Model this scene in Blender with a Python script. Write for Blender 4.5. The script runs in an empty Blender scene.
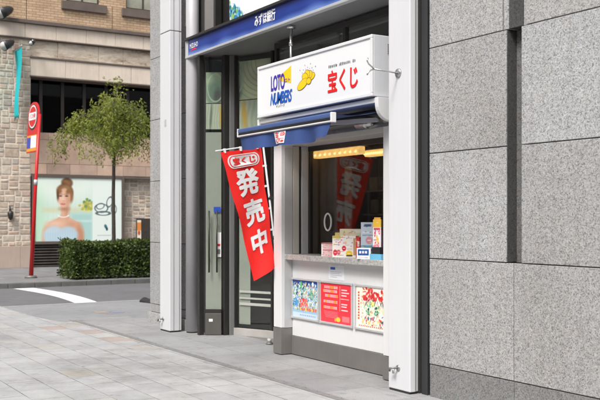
import bpy, bmesh, math, random
import numpy as np
from mathutils import Vector, Matrix

random.seed(7)
rng = np.random.default_rng(7)
SC = bpy.context.scene
COL = SC.collection
R = math.radians

# ------------------------------------------------------------------ camera
EYE = 1.5
FPX = 920.0                                   # focal length in photo pixels (600 wide)
ANG = math.atan(565 / 920)                    # view direction against the facade line
FX, FY = -math.cos(ANG), math.sin(ANG)
RX, RY = FY, -FX
cam = bpy.data.cameras.new("camera")
cam.sensor_width = 36.0
cam.lens = FPX / 600 * 36.0
cam.shift_y = 20 / 600
cam.clip_end = 400
cam.dof.use_dof = True
cam.dof.focus_distance = 8.8
cam.dof.aperture_fstop = 4.0
camo = bpy.data.objects.new("camera", cam)
camo.location = (0, 0, EYE)
camo.rotation_euler = (R(90), 0, math.atan2(-FX, FY))
COL.objects.link(camo)
SC.camera = camo

# ------------------------------------------------------------------ light
SUN_EL, SUN_AZ = R(52), math.atan2(0.52, -0.85)   # azimuth: direction (x, y) towards the sun = sin, cos
W = bpy.data.worlds.new("World")
SC.world = W
W.use_nodes = True
nt = W.node_tree
nt.nodes.clear()
sky = nt.nodes.new("ShaderNodeTexSky")
sky.sky_type = 'NISHITA'
sky.sun_disc = False
sky.sun_elevation = SUN_EL
sky.sun_rotation = SUN_AZ
sky.air_density = 1.0
sky.dust_density = 5.0
sky.ozone_density = 1.0
hsv = nt.nodes.new("ShaderNodeHueSaturation")
hsv.inputs["Saturation"].default_value = 0.25
bg = nt.nodes.new("ShaderNodeBackground")
bg.inputs["Strength"].default_value = 0.14
wo = nt.nodes.new("ShaderNodeOutputWorld")
nt.links.new(sky.outputs[0], hsv.inputs["Color"])
nt.links.new(hsv.outputs[0], bg.inputs["Color"])
nt.links.new(bg.outputs[0], wo.inputs["Surface"])
sl = bpy.data.lights.new("sun", 'SUN')
sl.energy = 1.8
sl.angle = R(15)
sl.color = (1.0, 0.975, 0.94)
so = bpy.data.objects.new("sun", sl)
sd = Vector((math.sin(SUN_AZ) * math.cos(SUN_EL), math.cos(SUN_AZ) * math.cos(SUN_EL), math.sin(SUN_EL)))
so.rotation_euler = sd.to_track_quat('Z', 'Y').to_euler()
so.location = (0, 0, 20)
COL.objects.link(so)
SC.view_settings.view_transform = 'Standard'
SC.view_settings.look = 'None'
SC.view_settings.exposure = 0.64
SC.view_settings.gamma = 1.0
SC.view_settings.use_curve_mapping = False

# ------------------------------------------------------------------ measuring helpers (a photo direction meets a real plane)
def dirv(px):
    t = (px - 300) / FPX
    return FX + RX * t, FY + RY * t

def hit_y(px, py, Y):
    dx, dy = dirv(px); D = Y / dy
    return dx * D, EYE + (220 - py) * D / FPX

def hit_x(px, py, X):
    dx, dy = dirv(px); D = X / dx
    return dy * D, EYE + (220 - py) * D / FPX

def hit_z(px, py, Z):
    D = (EYE - Z) * FPX / (py - 220)
    dx, dy = dirv(px)
    return dx * D, dy * D

def srgb(r, g, b):
    f = lambda c: c / 12.92 if c <= 0.04045 else ((c + 0.055) / 1.055) ** 2.4
    return (f(r / 255), f(g / 255), f(b / 255))

# ------------------------------------------------------------------ materials
def new_mat(name):
    m = bpy.data.materials.new(name)
    m.use_nodes = True
    t = m.node_tree
    b = t.nodes["Principled BSDF"]
    return m, t, b

def coords(t):
    return t.nodes.new("ShaderNodeTexCoord").outputs["Object"]

def noise(t, vec, scale, detail=4, rough=0.6):
    n = t.nodes.new("ShaderNodeTexNoise")
    n.inputs["Scale"].default_value = scale
    n.inputs["Detail"].default_value = detail
    n.inputs["Roughness"].default_value = rough
    t.links.new(vec, n.inputs["Vector"])
    return n.outputs["Fac"]

def ramp(t, fac, stops):
    r = t.nodes.new("ShaderNodeValToRGB")
    e = r.color_ramp.elements
    while len(e) > 1:
        e.remove(e[-1])
    e[0].position = stops[0][0]; e[0].color = (*stops[0][1], 1)
    for p, c in stops[1:]:
        k = e.new(p); k.color = (*c, 1)
    t.links.new(fac, r.inputs["Fac"])
    return r.outputs["Color"]

def mixc(t, fac, a, b, mode='MIX'):
    m = t.nodes.new("ShaderNodeMix")
    m.data_type = 'RGBA'; m.blend_type = mode
    for sock, v in ((m.inputs[0], fac), (m.inputs[6], a), (m.inputs[7], b)):
        if isinstance(v, (int, float)):
            sock.default_value = v
        elif isinstance(v, tuple):
            sock.default_value = (*v, 1)
        else:
            t.links.new(v, sock)
    return m.outputs[2]

def bump(t, b, h, strength, dist=0.01):
    n = t.nodes.new("ShaderNodeBump")
    n.inputs["Strength"].default_value = strength
    n.inputs["Distance"].default_value = dist
    t.links.new(h, n.inputs["Height"])
    t.links.new(n.outputs[0], b.inputs["Normal"])

def pm(name, col, rough=0.5, var=0.12, scale=3.0, metal=0.0, bmp=0.0, bscale=60, spec=None, streak=0.0, rv=0.05):
    """plain procedural surface: base colour with a soft uneven tone, optional grain and dirt runs"""
    m, t, b = new_mat(name)
    v = coords(t)
    n = noise(t, v, scale, 5)
    lo = tuple(c * (1 - var) for c in col); hi = tuple(min(1, c * (1 + var)) for c in col)
    c = ramp(t, n, [(0.3, lo), (0.7, hi)])
    if streak:
        mp = t.nodes.new("ShaderNodeMapping")
        mp.inputs["Scale"].default_value = (9, 9, 0.5)
        t.links.new(v, mp.inputs["Vector"])
        s = noise(t, mp.outputs[0], 2.5, 6, 0.65)
        f = ramp(t, s, [(0.45, (0, 0, 0)), (0.8, (streak,) * 3)])
        c = mixc(t, f, c, tuple(x * 0.55 for x in col))
    t.links.new(c, b.inputs["Base Color"])
    b.inputs["Roughness"].default_value = rough
    b.inputs["Metallic"].default_value = metal
    if spec is not None:
        b.inputs["Specular IOR Level"].default_value = spec
    rr = ramp(t, noise(t, v, scale * 4, 4), [(0.3, (max(0.02, rough - rv),) * 3), (0.7, (min(1, rough + rv),) * 3)])
    t.links.new(rr, b.inputs["Roughness"])
    if bmp:
        bump(t, b, noise(t, v, bscale, 5), bmp, 0.01)
    return m

def attr_mat(name, rough=0.55, spec=0.4, nvar=0.0, nscale=20, bmp=0.0, emit=0.0):
    m, t, b = new_mat(name)
    a = t.nodes.new("ShaderNodeVertexColor"); a.layer_name = "Col"
    c = a.outputs["Color"]
    if nvar:
        n = noise(t, coords(t), nscale, 5)
        c = mixc(t, 1.0, c, ramp(t, n, [(0.3, (1 - nvar,) * 3), (0.7, (1.0,) * 3)]), 'MULTIPLY')
    t.links.new(c, b.inputs["Base Color"])
    b.inputs["Roughness"].default_value = rough
    b.inputs["Specular IOR Level"].default_value = spec
    if emit:
        t.links.new(c, b.inputs["Emission Color"])
        b.inputs["Emission Strength"].default_value = emit
    if bmp:
        bump(t, b, noise(t, coords(t), nscale * 2, 5), bmp, 0.01)
    return m

def granite(name, dark=1.0, warm=0.0):
    m, t, b = new_mat(name)
    v = coords(t)
    # break the cell lattice a little
    w = t.nodes.new("ShaderNodeTexNoise"); w.inputs["Scale"].default_value = 60
    t.links.new(v, w.inputs["Vector"])
    wv = t.nodes.new("ShaderNodeMix"); wv.data_type = 'VECTOR'
    wv.inputs[0].default_value = 0.012
    t.links.new(v, wv.inputs[4]); t.links.new(w.outputs["Color"], wv.inputs[5])
    cells = []
    for sc in (130, 280):
        vo = t.nodes.new("ShaderNodeTexVoronoi")
        vo.inputs["Scale"].default_value = sc
        t.links.new(wv.outputs[1], vo.inputs["Vector"])
        s = t.nodes.new("ShaderNodeSeparateColor")
        t.links.new(vo.outputs["Color"], s.inputs[0])
        cells.append(s)
    k = dark
    g = ramp(t, cells[0].outputs[0], [(0.0, (.05*k, .05*k, .055*k)), (0.10, (.10*k, .10*k, .105*k)), (0.26, (.29*k, .29*k, .292*k)),
                                      (0.7, (.415*k, .42*k, .428*k)), (1.0, (.58*k, .585*k, .595*k))])
    g2 = ramp(t, cells[1].outputs[0], [(0.0, (.06*k, .06*k, .062*k)), (0.22, (.20*k, .20*k, .20*k)), (0.4, (.357*k, .36*k, .366*k)), (1.0, (.53*k, .535*k, .545*k))])
    c = mixc(t, 0.40, g, g2)
    # sparse warm felspar grains
    f = ramp(t, cells[0].outputs[1], [(0.90, (0, 0, 0)), (0.93, (0.38 + warm,) * 3)])
    c = mixc(t, f, c, (.40*k, .31*k, .22*k))
    big = noise(t, v, 1.3, 5)
    c = mixc(t, 1.0, c, ramp(t, big, [(0.3, (.86, .85, .84)), (0.7, (1, 1, 1))]), 'MULTIPLY')
    st = t.nodes.new("ShaderNodeMapping"); st.inputs["Scale"].default_value = (7, 7, .4)
    t.links.new(v, st.inputs["Vector"])
    c = mixc(t, 1.0, c, ramp(t, noise(t, st.outputs[0], 2, 5), [(0.35, (1, 1, 1)), (0.75, (.88, .87, .85))]), 'MULTIPLY')
    at = t.nodes.new("ShaderNodeVertexColor"); at.layer_name = "Col"
    c = mixc(t, 1.0, c, at.outputs["Color"], 'MULTIPLY')
    t.links.new(c, b.inputs["Base Color"])
    b.inputs["Roughness"].default_value = 0.55
    bump(t, b, cells[1].outputs[0], 0.08, 0.003)
    return m

def glass(name, tint=(0.90, 0.92, 0.90), refl=1.0, ior=1.5):
    m = bpy.data.materials.new(name); m.use_nodes = True
    t = m.node_tree; t.nodes.clear()
    o = t.nodes.new("ShaderNodeOutputMaterial")
    tr = t.nodes.new("ShaderNodeBsdfTransparent"); tr.inputs[0].default_value = (*tint, 1)
    gl = t.nodes.new("ShaderNodeBsdfGlossy"); gl.inputs["Roughness"].default_value = 0.015
    gl.inputs[0].default_value = (refl, refl, refl, 1)
    fr = t.nodes.new("ShaderNodeFresnel"); ge = t.nodes.new("ShaderNodeNewGeometry")
    io = t.nodes.new("ShaderNodeMix"); io.inputs[2].default_value = ior; io.inputs[3].default_value = 1 / ior
    t.links.new(ge.outputs["Backfacing"], io.inputs[0]); t.links.new(io.outputs[0], fr.inputs[0])
    n = noise(t, coords(t), 1.2, 2)
    bp = t.nodes.new("ShaderNodeBump"); bp.inputs["Strength"].default_value = 0.02
    t.links.new(n, bp.inputs["Height"]); t.links.new(bp.outputs[0], gl.inputs["Normal"])
    mx = t.nodes.new("ShaderNodeMixShader")
    t.links.new(fr.outputs[0], mx.inputs[0]); t.links.new(tr.outputs[0], mx.inputs[1]); t.links.new(gl.outputs[0], mx.inputs[2])
    t.links.new(mx.outputs[0], o.inputs[0])
    return m

def emit_mat(name, col, s):
    m, t, b = new_mat(name)
    b.inputs["Base Color"].default_value = (*col, 1)
    n = noise(t, coords(t), 14, 3)
    c = ramp(t, n, [(0.3, tuple(x * .75 for x in col)), (0.7, col)])
    t.links.new(c, b.inputs["Emission Color"])
    b.inputs["Emission Strength"].default_value = s
    return m

# ------------------------------------------------------------------ object helpers
WLOC = {}
def tag(o, label=None, cat=None, group=None, kind=None):
    if label: o["label"] = label
    if cat: o["category"] = cat
    if group: o["group"] = group
    if kind: o["kind"] = kind
    return o

def empty(name, loc, label, cat, group=None):
    o = bpy.data.objects.new(name, None)
    o.empty_display_size = 0.1
    o.location = loc
    COL.objects.link(o)
    WLOC[o] = Vector(loc)
    return tag(o, label, cat, group)

class MB:
    """collects geometry in world coordinates and links it as one mesh object"""
    def __init__(self):
        self.v = []; self.f = []; self.c = []
        self.smooth = []
    def add(self, verts, faces, col=None, smooth=False):
        n = len(self.v)
        self.v += [tuple(p) for p in verts]
        self.c += [col if col else (1, 1, 1)] * len(verts)
        for f in faces:
            self.f.append([i + n for i in f]); self.smooth.append(smooth)
        return self
    def box(self, x0, x1, y0, y1, z0, z1, col=None):
        v = [(x0,y0,z0),(x1,y0,z0),(x1,y1,z0),(x0,y1,z0),(x0,y0,z1),(x1,y0,z1),(x1,y1,z1),(x0,y1,z1)]
        return self.add(v, [(0,3,2,1),(4,5,6,7),(0,1,5,4),(1,2,6,5),(2,3,7,6),(3,0,4,7)], col)
    def obox(self, c, size, rz=0.0, col=None, tilt=None):
        """box centred on c in plan, standing on c.z, turned by rz"""
        w, d, h = size
        M = Matrix.Rotation(rz, 3, 'Z')
        if tilt is not None: M = M @ tilt
        v = []
        for z in (0, h):
            for x, y in ((-w/2,-d/2),(w/2,-d/2),(w/2,d/2),(-w/2,d/2)):
                v.append(Vector(c) + M @ Vector((x, y, z)))
        return self.add(v, [(0,3,2,1),(4,5,6,7),(0,1,5,4),(1,2,6,5),(2,3,7,6),(3,0,4,7)], col)
    def beam(self, a, b, w, h, col=None):
        """bar of section w x h from a to b"""
        a, b = Vector(a), Vector(b)
        d = (b - a).normalized()
        up = Vector((0, 0, 1)) if abs(d.z) < 0.95 else Vector((0, 1, 0))
        s = d.cross(up).normalized(); u = s.cross(d)
        v = [p + s * i * w / 2 + u * j * h / 2 for p in (a, b) for i, j in ((-1,-1),(1,-1),(1,1),(-1,1))]
        return self.add(v, [(0,3,2,1),(4,5,6,7),(0,1,5,4),(1,2,6,5),(2,3,7,6),(3,0,4,7)], col)
    def tube(self, pts, rad, seg=10, col=None, caps=True):
        pts = [Vector(p) for p in pts]
        rad = [rad] * len(pts) if isinstance(rad, (int, float)) else rad
        vs = []
        ref = None
        for i, p in enumerate(pts):
            d = (pts[min(i+1, len(pts)-1)] - pts[max(i-1, 0)]).normalized()
            if ref is None:
                ref = Vector((0, 0, 1)) if abs(d.z) < 0.9 else Vector((1, 0, 0))
            s = d.cross(ref).normalized(); u = s.cross(d).normalized(); ref = u
            for k in range(seg):
                a = 2 * math.pi * k / seg
                vs.append(p + (s * math.cos(a) + u * math.sin(a)) * rad[i])
        fs = []
        for i in range(len(pts) - 1):
            for k in range(seg):
                a = i * seg + k; b = i * seg + (k + 1) % seg
                fs.append((a, b, b + seg, a + seg))
        if caps:
            fs.append(tuple(reversed(range(seg)))); n = (len(pts) - 1) * seg
            fs.append(tuple(n + k for k in range(seg)))
        return self.add(vs, fs, col, True)
    def prism(self, poly, fn, t0, t1, col=None):
        """poly: 2D outline; fn(u, v, t) -> world point; extruded t0..t1"""
        n = len(poly)
        v = [fn(u, w, t0) for u, w in poly] + [fn(u, w, t1) for u, w in poly]
        f = [tuple(range(n)), tuple(reversed(range(n, 2 * n)))]
        f += [(i, i + n, (i + 1) % n + n, (i + 1) % n) for i in range(n)]
        return self.add(v, f, col)
    def build(self, name, mat, parent=None, bevel=0.0, recalc=True, base=True, hard=True, seg=2):
        me = bpy.data.meshes.new(name)
        if parent is not None:
            off = WLOC[parent]
        elif base:
            a = np.array(self.v)
            lo, hi = a.min(0), a.max(0)
            off = Vector(((lo[0]+hi[0])/2, (lo[1]+hi[1])/2, lo[2]))
        else:
            off = Vector((0, 0, 0))
        me.from_pydata([(p[0]-off[0], p[1]-off[1], p[2]-off[2]) for p in self.v], [], self.f)
        me.polygons.foreach_set("use_smooth", self.smooth)
        ca = me.color_attributes.new("Col", 'FLOAT_COLOR', 'POINT')
        ca.data.foreach_set("color", [x for c in self.c for x in (*c, 1.0)])
        if recalc:
            bm = bmesh.new(); bm.from_mesh(me)
            bmesh.ops.recalc_face_normals(bm, faces=bm.faces)
            bm.to_mesh(me); bm.free()
        me.materials.append(mat)
        o = bpy.data.objects.new(name, me)
        COL.objects.link(o)
        if parent is not None:
            o.parent = parent
            WLOC[o] = WLOC[parent].copy()
        else:
            o.location = off
            WLOC[o] = off
        if bevel:
            b = o.modifiers.new("bevel", 'BEVEL'); b.width = bevel; b.segments = seg
            b.limit_method = 'ANGLE'; b.angle_limit = R(40)
        return o

def ploc(o):
    return WLOC[o]

def copy_tree(o, loc, label=None, group=None):
    def cp(s, par):
        c = s.copy(); COL.objects.link(c)
        if par is not None:
            c.parent = par
        for ch in list(s.children):
            cp(ch, c)
        return c
    c = cp(o, None)
    c.location = loc
    WLOC[c] = Vector(loc)
    if label: c["label"] = label
    if group: c["group"] = group
    return c

def grid_paint(name, mat, parent, fn, nu, nv, paint, thick=None):
    """printed sheet: fn(u,v)->world, paint(U,V)->rgb arrays (sRGB 0..255); the print is part of the sheet itself"""
    us = np.linspace(0, 1, nu); vs = np.linspace(0, 1, nv)
    U, V = np.meshgrid(us, vs)
    rgb = np.clip(paint(U, V), 0, 255) / 255
    lin = np.where(rgb <= 0.04045, rgb / 12.92, ((rgb + 0.055) / 1.055) ** 2.4)
    mb = MB()
    mb.v = [tuple(fn(u, v)) for v in vs for u in us]
    mb.c = [tuple(c) for c in lin.reshape(-1, 3)]
    for j in range(nv - 1):
        for i in range(nu - 1):
            a = j * nu + i
            mb.f.append([a, a + 1, a + nu + 1, a + nu]); mb.smooth.append(False)
    return mb.build(name, mat, parent, recalc=False)

class Paint:
    """tiny painter for printed artwork"""
    def __init__(self, U, V, asp, col):
        self.x = U * asp; self.y = V; self.asp = asp
        self.a = np.ones(U.shape + (3,)) * np.array(col, float)
    def lay(self, m, col):
        m = np.clip(m, 0, 1)[..., None]
        self.a = self.a * (1 - m) + np.array(col, float) * m
    def ell(self, cx, cy, rx, ry, col, soft=0.02, rot=0.0, op=1.0):
        dx, dy = self.x - cx, self.y - cy
        c, s = math.cos(rot), math.sin(rot)
        d = np.sqrt(((dx*c + dy*s) / rx) ** 2 + ((-dx*s + dy*c) / ry) ** 2)
        self.lay(op * np.clip((1 - d) * min(rx, ry) / soft + 0.5, 0, 1), col)
    def rect(self, x0, x1, y0, y1, col, soft=0.008, op=1.0):
        d = np.minimum(np.minimum(self.x - x0, x1 - self.x), np.minimum(self.y - y0, y1 - self.y))
        self.lay(op * np.clip(d / soft + 0.5, 0, 1), col)
    def ring(self, cx, cy, rx, ry, w, col, soft=0.006, rot=0.0):
        dx, dy = self.x - cx, self.y - cy
        c, s = math.cos(rot), math.sin(rot)
        d = np.sqrt(((dx*c + dy*s) / rx) ** 2 + ((-dx*s + dy*c) / ry) ** 2)
        e = np.abs(d - 1) * min(rx, ry)
        self.lay(np.clip((w - e) / soft + 0.5, 0, 1), col)

def text_mesh(body, bold=0.0, sub=0, shear=0.0, spacing=1.0):
    cu = bpy.data.curves.new("lettering", 'FONT')
    cu.body = body; cu.size = 1.0; cu.offset = bold; cu.shear = shear
    cu.space_character = spacing
    cu.resolution_u = 4
    o = bpy.data.objects.new("lettering", cu)
    COL.objects.link(o)
    dg = bpy.context.evaluated_depsgraph_get()
    me = bpy.data.meshes.new_from_object(o.evaluated_get(dg))
    bpy.data.objects.remove(o); bpy.data.curves.remove(cu)
    bm = bmesh.new(); bm.from_mesh(me); bpy.data.meshes.remove(me)
    bmesh.ops.triangulate(bm, faces=bm.faces[:])
    bmesh.ops.remove_doubles(bm, verts=bm.verts[:], dist=0.0005)
    for _ in range(sub):
        long = [e for e in bm.edges if e.calc_length() > 0.12]
        if long:
            bmesh.ops.subdivide_edges(bm, edges=long, cuts=1)
            bmesh.ops.triangulate(bm, faces=bm.faces[:])
    bm.verts.index_update()
    V = np.array([v.co[:2] for v in bm.verts]); F = [[v.index for v in f.verts] for f in bm.faces]
    bm.free()
    lo, hi = V.min(0), V.max(0)
    V = (V - lo) / np.maximum(hi - lo, 1e-6)
    return V, F

LIFT = {'y': Vector((0, -1, 0)), 'x': Vector((1, 0, 0))}
def letter(mb, body, rect, fn, bold=0.0, weight=0.0, lift='y', col=None, sub=0, shear=0.0, spacing=1.0, vertical=False):
    """fit the words into rect=(u0,u1,v0,v1) of a surface fn(u,v)->world"""
    V, F = text_mesh(body, min(bold, .012), sub, shear, spacing)
    u0, u1, v0, v1 = rect
    hv = weight * (v1 - v0); hu = weight * (u1 - u0) / max(1, len(body))
    for i, (du, dv) in enumerate(((0, 0), (1, 0), (-1, 0), (0, 1), (0, -1), (.7, .7), (-.7, .7), (.7, -.7), (-.7, -.7)) if weight else ((0, 0),)):
        pts = [Vector(fn(u0 + (u1-u0)*a + hu*du, v0 + (v1-v0)*b + hv*dv)) for a, b in V]
        mb.add([p + LIFT[lift] * (.00025 * i) for p in pts], F, col)
    return mb

# ------------------------------------------------------------------ material library
M = {}
M['granite'] = granite('grey_granite', 1.12)
M['granite_base'] = granite('grey_granite_base', 0.72, 0.1)
M['granite_dark'] = granite('brown_granite', 0.20, 0.3)
M['joint'] = pm('dark_joint', (.03, .028, .026), .9)
M['white_panel'] = pm('white_coated_panel', (.64, .64, .655), .42, .02, .7, rv=.01, streak=.09)
M['white_kiosk'] = pm('white_kiosk_panel', (.70, .70, .70), .4, .015, .7, rv=.01, streak=.06)
M['grey_metal'] = pm('grey_metal', (.50, .49, .51), .4, .06, 2, .15)
M['alu'] = pm('brushed_aluminium', (.52, .52, .52), .5, .04, 8, .2)
M['steel'] = pm('steel', (.5, .5, .5), .3, .1, 10, .9)
M['bronze'] = pm('dark_bronze_frame', (.045, .042, .04), .38, .15, 3, .5)
M['soffit'] = pm('soffit_panel', (.16, .16, .16), .5, .1, 1.5)
M['kick'] = pm('grey_kick_plate', (.19, .18, .17), .45, .12, 3, .25, streak=.2)
M['jamb'] = pm('beige_jamb', (.50, .47, .43), .5, .08, 3)
M['lintel'] = pm('grey_beige_lintel', (.50, .49, .47), .5, .06, 3)
M['black'] = pm('black_plastic', (.02, .02, .022), .45, .2, 8)
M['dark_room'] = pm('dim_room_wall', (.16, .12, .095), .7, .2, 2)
M['pale_room'] = pm('pale_room_wall', (.55, .58, .50), .7, .1, 2)
M['glass'] = glass('door_glass')
M['glass_dark'] = glass('booth_glass', (.84, .84, .82), 1.0, 1.31)
M['film'] = pm('frosted_film', (.40, .41, .37), .5, .08, 2)
M['blue'] = pm('blue_print', srgb(40, 70, 165), .35, .05, 3)
M['white_print'] = pm('white_print', (.80, .80, .80), .4, .03, 5)
M['red_print'] = pm('red_print', srgb(226, 22, 28), .45, .05, 5)
M['yellow_print'] = pm('yellow_print', srgb(250, 200, 20), .45, .04, 5)
M['indigo_print'] = pm('indigo_print', srgb(65, 45, 165), .45, .05, 5)
M['azure_print'] = pm('azure_print', srgb(25, 90, 180), .45, .05, 5)
M['ink'] = pm('black_ink', (.03, .03, .035), .5, .1, 5)
M['print'] = attr_mat('printed_sheet', .4, .4)
M['print_gloss'] = attr_mat('glossy_print', .22, .5)

# ================================================================== GROUND
def paving_mat():
    m, t, b = new_mat('granite_paving')
    v = coords(t)
    br = t.nodes.new("ShaderNodeTexBrick")
    br.offset = 0.5; br.offset_frequency = 2; br.squash = 1
    br.inputs["Scale"].default_value = 1.0
    br.inputs["Brick Width"].default_value = 0.45
    br.inputs["Row Height"].default_value = 0.30
    br.inputs["Mortar Size"].default_value = 0.0045
    br.inputs["Mortar Smooth"].default_value = 0.3
    br.inputs["Bias"].default_value = 0.0
    br.inputs["Color1"].default_value = (0, 0, 0, 1)
    br.inputs["Color2"].default_value = (1, 1, 1, 1)
    br.inputs["Mortar"].default_value = (0.5, 0.5, 0.5, 1)
    t.links.new(v, br.inputs["Vector"])
    tone = ramp(t, br.outputs["Color"], [(0.0, (.385, .385, .388)), (0.3, (.405, .405, .407)), (0.7, (.43, .43, .43)), (0.86, (.43, .427, .42)),
                                         (0.91, (.42, .395, .36)), (0.945, (.42, .40, .37)), (0.965, (.38, .315, .285)), (1.0, (.38, .32, .295))])
    fine = noise(t, v, 130, 3)
    tone = mixc(t, 1.0, tone, ramp(t, fine, [(0.25, (.78,)*3), (0.6, (1.0,)*3)]), 'MULTIPLY')
    big = noise(t, v, 2.6, 7, .7)
    tone = mixc(t, 1.0, tone, ramp(t, big, [(0.3, (.74, .74, .735)), (0.65, (1, 1, 1))]), 'MULTIPLY')
    spots = noise(t, v, 7, 6, .7)
    tone = mixc(t, 1.0, tone, ramp(t, spots, [(0.28, (.72, .70, .68)), (0.42, (1, 1, 1))]), 'MULTIPLY')
    vo = t.nodes.new("ShaderNodeTexVoronoi"); vo.inputs["Scale"].default_value = 2.3
    t.links.new(v, vo.inputs["Vector"])
    sp = t.nodes.new("ShaderNodeSeparateColor"); t.links.new(vo.outputs["Color"], sp.inputs[0])
    gum = ramp(t, vo.outputs["Distance"], [(0.03, (.45, .44, .43)), (0.055, (1, 1, 1))])
    gsel = ramp(t, sp.outputs[0], [(0.55, (0, 0, 0)), (0.6, (1, 1, 1))])
    tone = mixc(t, gsel, tone, mixc(t, 1.0, tone, gum, 'MULTIPLY'))
    wear = noise(t, v, .45, 8, .75)
    tone = mixc(t, 1.0, tone, ramp(t, wear, [(0.36, (.70, .70, .69)), (0.5, (1, 1, 1)), (.7, (1.10, 1.10, 1.10))]), 'MULTIPLY')
    jw = ramp(t, noise(t, v, 3.0, 3), [(0.38, (.12,)*3), (0.6, (1,)*3)])
    jf = mixc(t, 1.0, br.outputs["Fac"], jw, 'MULTIPLY')
    c = mixc(t, jf, tone, (.06, .058, .055))
    t.links.new(c, b.inputs["Base Color"])
    b.inputs["Roughness"].default_value = 0.75
    inv = t.nodes.new("ShaderNodeMath"); inv.operation = 'SUBTRACT'; inv.inputs[0].default_value = 1
    t.links.new(br.outputs["Fac"], inv.inputs[1])
    bump(t, b, inv.outputs[0], 0.5, 0.004)
    return m

def forecourt_mat():
    m, t, b = new_mat('forecourt_tiles')
    v = coords(t)
    br = t.nodes.new("ShaderNodeTexBrick")
    br.offset = 0.0; br.squash = 1
    br.inputs["Scale"].default_value = 1.0
    br.inputs["Brick Width"].default_value = 0.6
    br.inputs["Row Height"].default_value = 0.6
    br.inputs["Mortar Size"].default_value = 0.003
    br.inputs["Color1"].default_value = (0, 0, 0, 1); br.inputs["Color2"].default_value = (1, 1, 1, 1)
    br.inputs["Mortar"].default_value = (.5, .5, .5, 1)
    mp = t.nodes.new("ShaderNodeMapping"); mp.inputs["Location"].default_value = (0.1, -0.06, 0)
    t.links.new(v, mp.inputs["Vector"]); t.links.new(mp.outputs[0], br.inputs["Vector"])
    tone = ramp(t, br.outputs["Color"], [(0, (.30, .30, .305)), (1, (.37, .37, .37))])
    tone = mixc(t, 1.0, tone, ramp(t, noise(t, v, 160, 2), [(0.3, (.72,)*3), (0.62, (1,)*3)]), 'MULTIPLY')
    tone = mixc(t, 1.0, tone, ramp(t, noise(t, v, 1.4, 6), [(0.3, (.76,.755,.75)), (0.65, (1,)*3)]), 'MULTIPLY')
    tone = mixc(t, 1.0, tone, ramp(t, noise(t, v, 6, 7, .7), [(0.3, (.65,)*3), (0.45, (1,)*3)]), 'MULTIPLY')
    c = mixc(t, br.outputs["Fac"], tone, (.13, .13, .125))
    t.links.new(c, b.inputs["Base Color"]); b.inputs["Roughness"].default_value = .7
    bump(t, b, noise(t, v, 180, 2), .15, .003)
    return m

def asphalt_mat(name, k, tint=(1, 1, 1.03)):
    m, t, b = new_mat(name)
    v = coords(t)
    c = ramp(t, noise(t, v, 140, 3), [(0.3, tuple(.6*k*x for x in tint)), (0.7, tuple(1.3*k*x for x in tint))])
    c = mixc(t, 1.0, c, ramp(t, noise(t, v, .8, 6), [(0.3, (.8,)*3), (0.7, (1,)*3)]), 'MULTIPLY')
    c = mixc(t, 1.0, c, ramp(t, noise(t, v, 5, 8, .75), [(0.3, (.7,)*3), (0.45, (1,)*3), (.7, (1.1,)*3)]), 'MULTIPLY')
    t.links.new(c, b.inputs["Base Color"]); b.inputs["Roughness"].default_value = .85
    bump(t, b, noise(t, v, 150, 3), .3, .005)
    return m

ROADX0, ROADX1 = -20.9, -16.1          # side street, running along Y
ZR = -0.03
FZ = 0.08                              # far pavement
g = MB(); g.add([(-120, -60, -0.06), (60, -60, -0.06), (60, 120, -0.06), (-120, 120, -0.06)], [(0, 1, 2, 3)])
tag(g.build('ground', asphalt_mat('ground_asphalt', .10), base=False), kind='structure')
g = MB(); g.add([(ROADX0, -40, ZR), (ROADX1, -40, ZR), (ROADX1, 80, ZR), (ROADX0, 80, ZR)], [(0, 1, 2, 3)])
tag(g.build('road', asphalt_mat('road_asphalt', .15, (1, 1.0, 1.05)), base=False), kind='structure')
# apron between side street and forecourt
g = MB(); g.add([(ROADX1, -40, 0), (-12.2, -40, 0), (-12.2, 80, 0), (ROADX1, 80, 0), (ROADX1, -40, -.055), (ROADX1, 80, -.055)],
                [(0, 1, 2, 3), (4, 0, 3, 5)])
tag(g.build('apron', asphalt_mat('apron_concrete', .27, (1, 1.01, 1.03)), base=False), kind='structure')
g = MB()
for i in range(60):
    y = -20 + i * .8
    g.box(ROADX1 - .16, ROADX1 - .005, y, y + .794, -.05, 0.004)
tag(g.build('gutter_edge', pm('gutter_concrete', (.30, .30, .30), .8, .1, 6), base=False), kind='structure')
# shop forecourt
FCY = 4.26
g = MB(); g.add([(-13.6, FCY, .004), (6, FCY, .004), (6, 5.6, .004), (-12.3, 5.6, .004), (-13.6, 5.2, .004)], [(0, 1, 2, 3, 4)])
tag(g.build('forecourt', forecourt_mat(), base=False), kind='structure')
# slab pavement with its rounded corner towards the side street
edge = [(-13.25, FCY)]
for px, py in ((66, 322.4), (50, 320), (35, 316.8), (20, 312.5), (0, 306)):
    edge.append(hit_z(px, py, .008))
edge += [(-16.35, 3.2), (-16.4, -30)]
poly = [(x, y, .008) for x, y in edge] + [(8, -30, .008), (8, FCY, .008)]
g = MB(); g.add(poly, [tuple(range(len(poly)))])
tag(g.build('pavement', paving_mat(), base=False), kind='structure')
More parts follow.
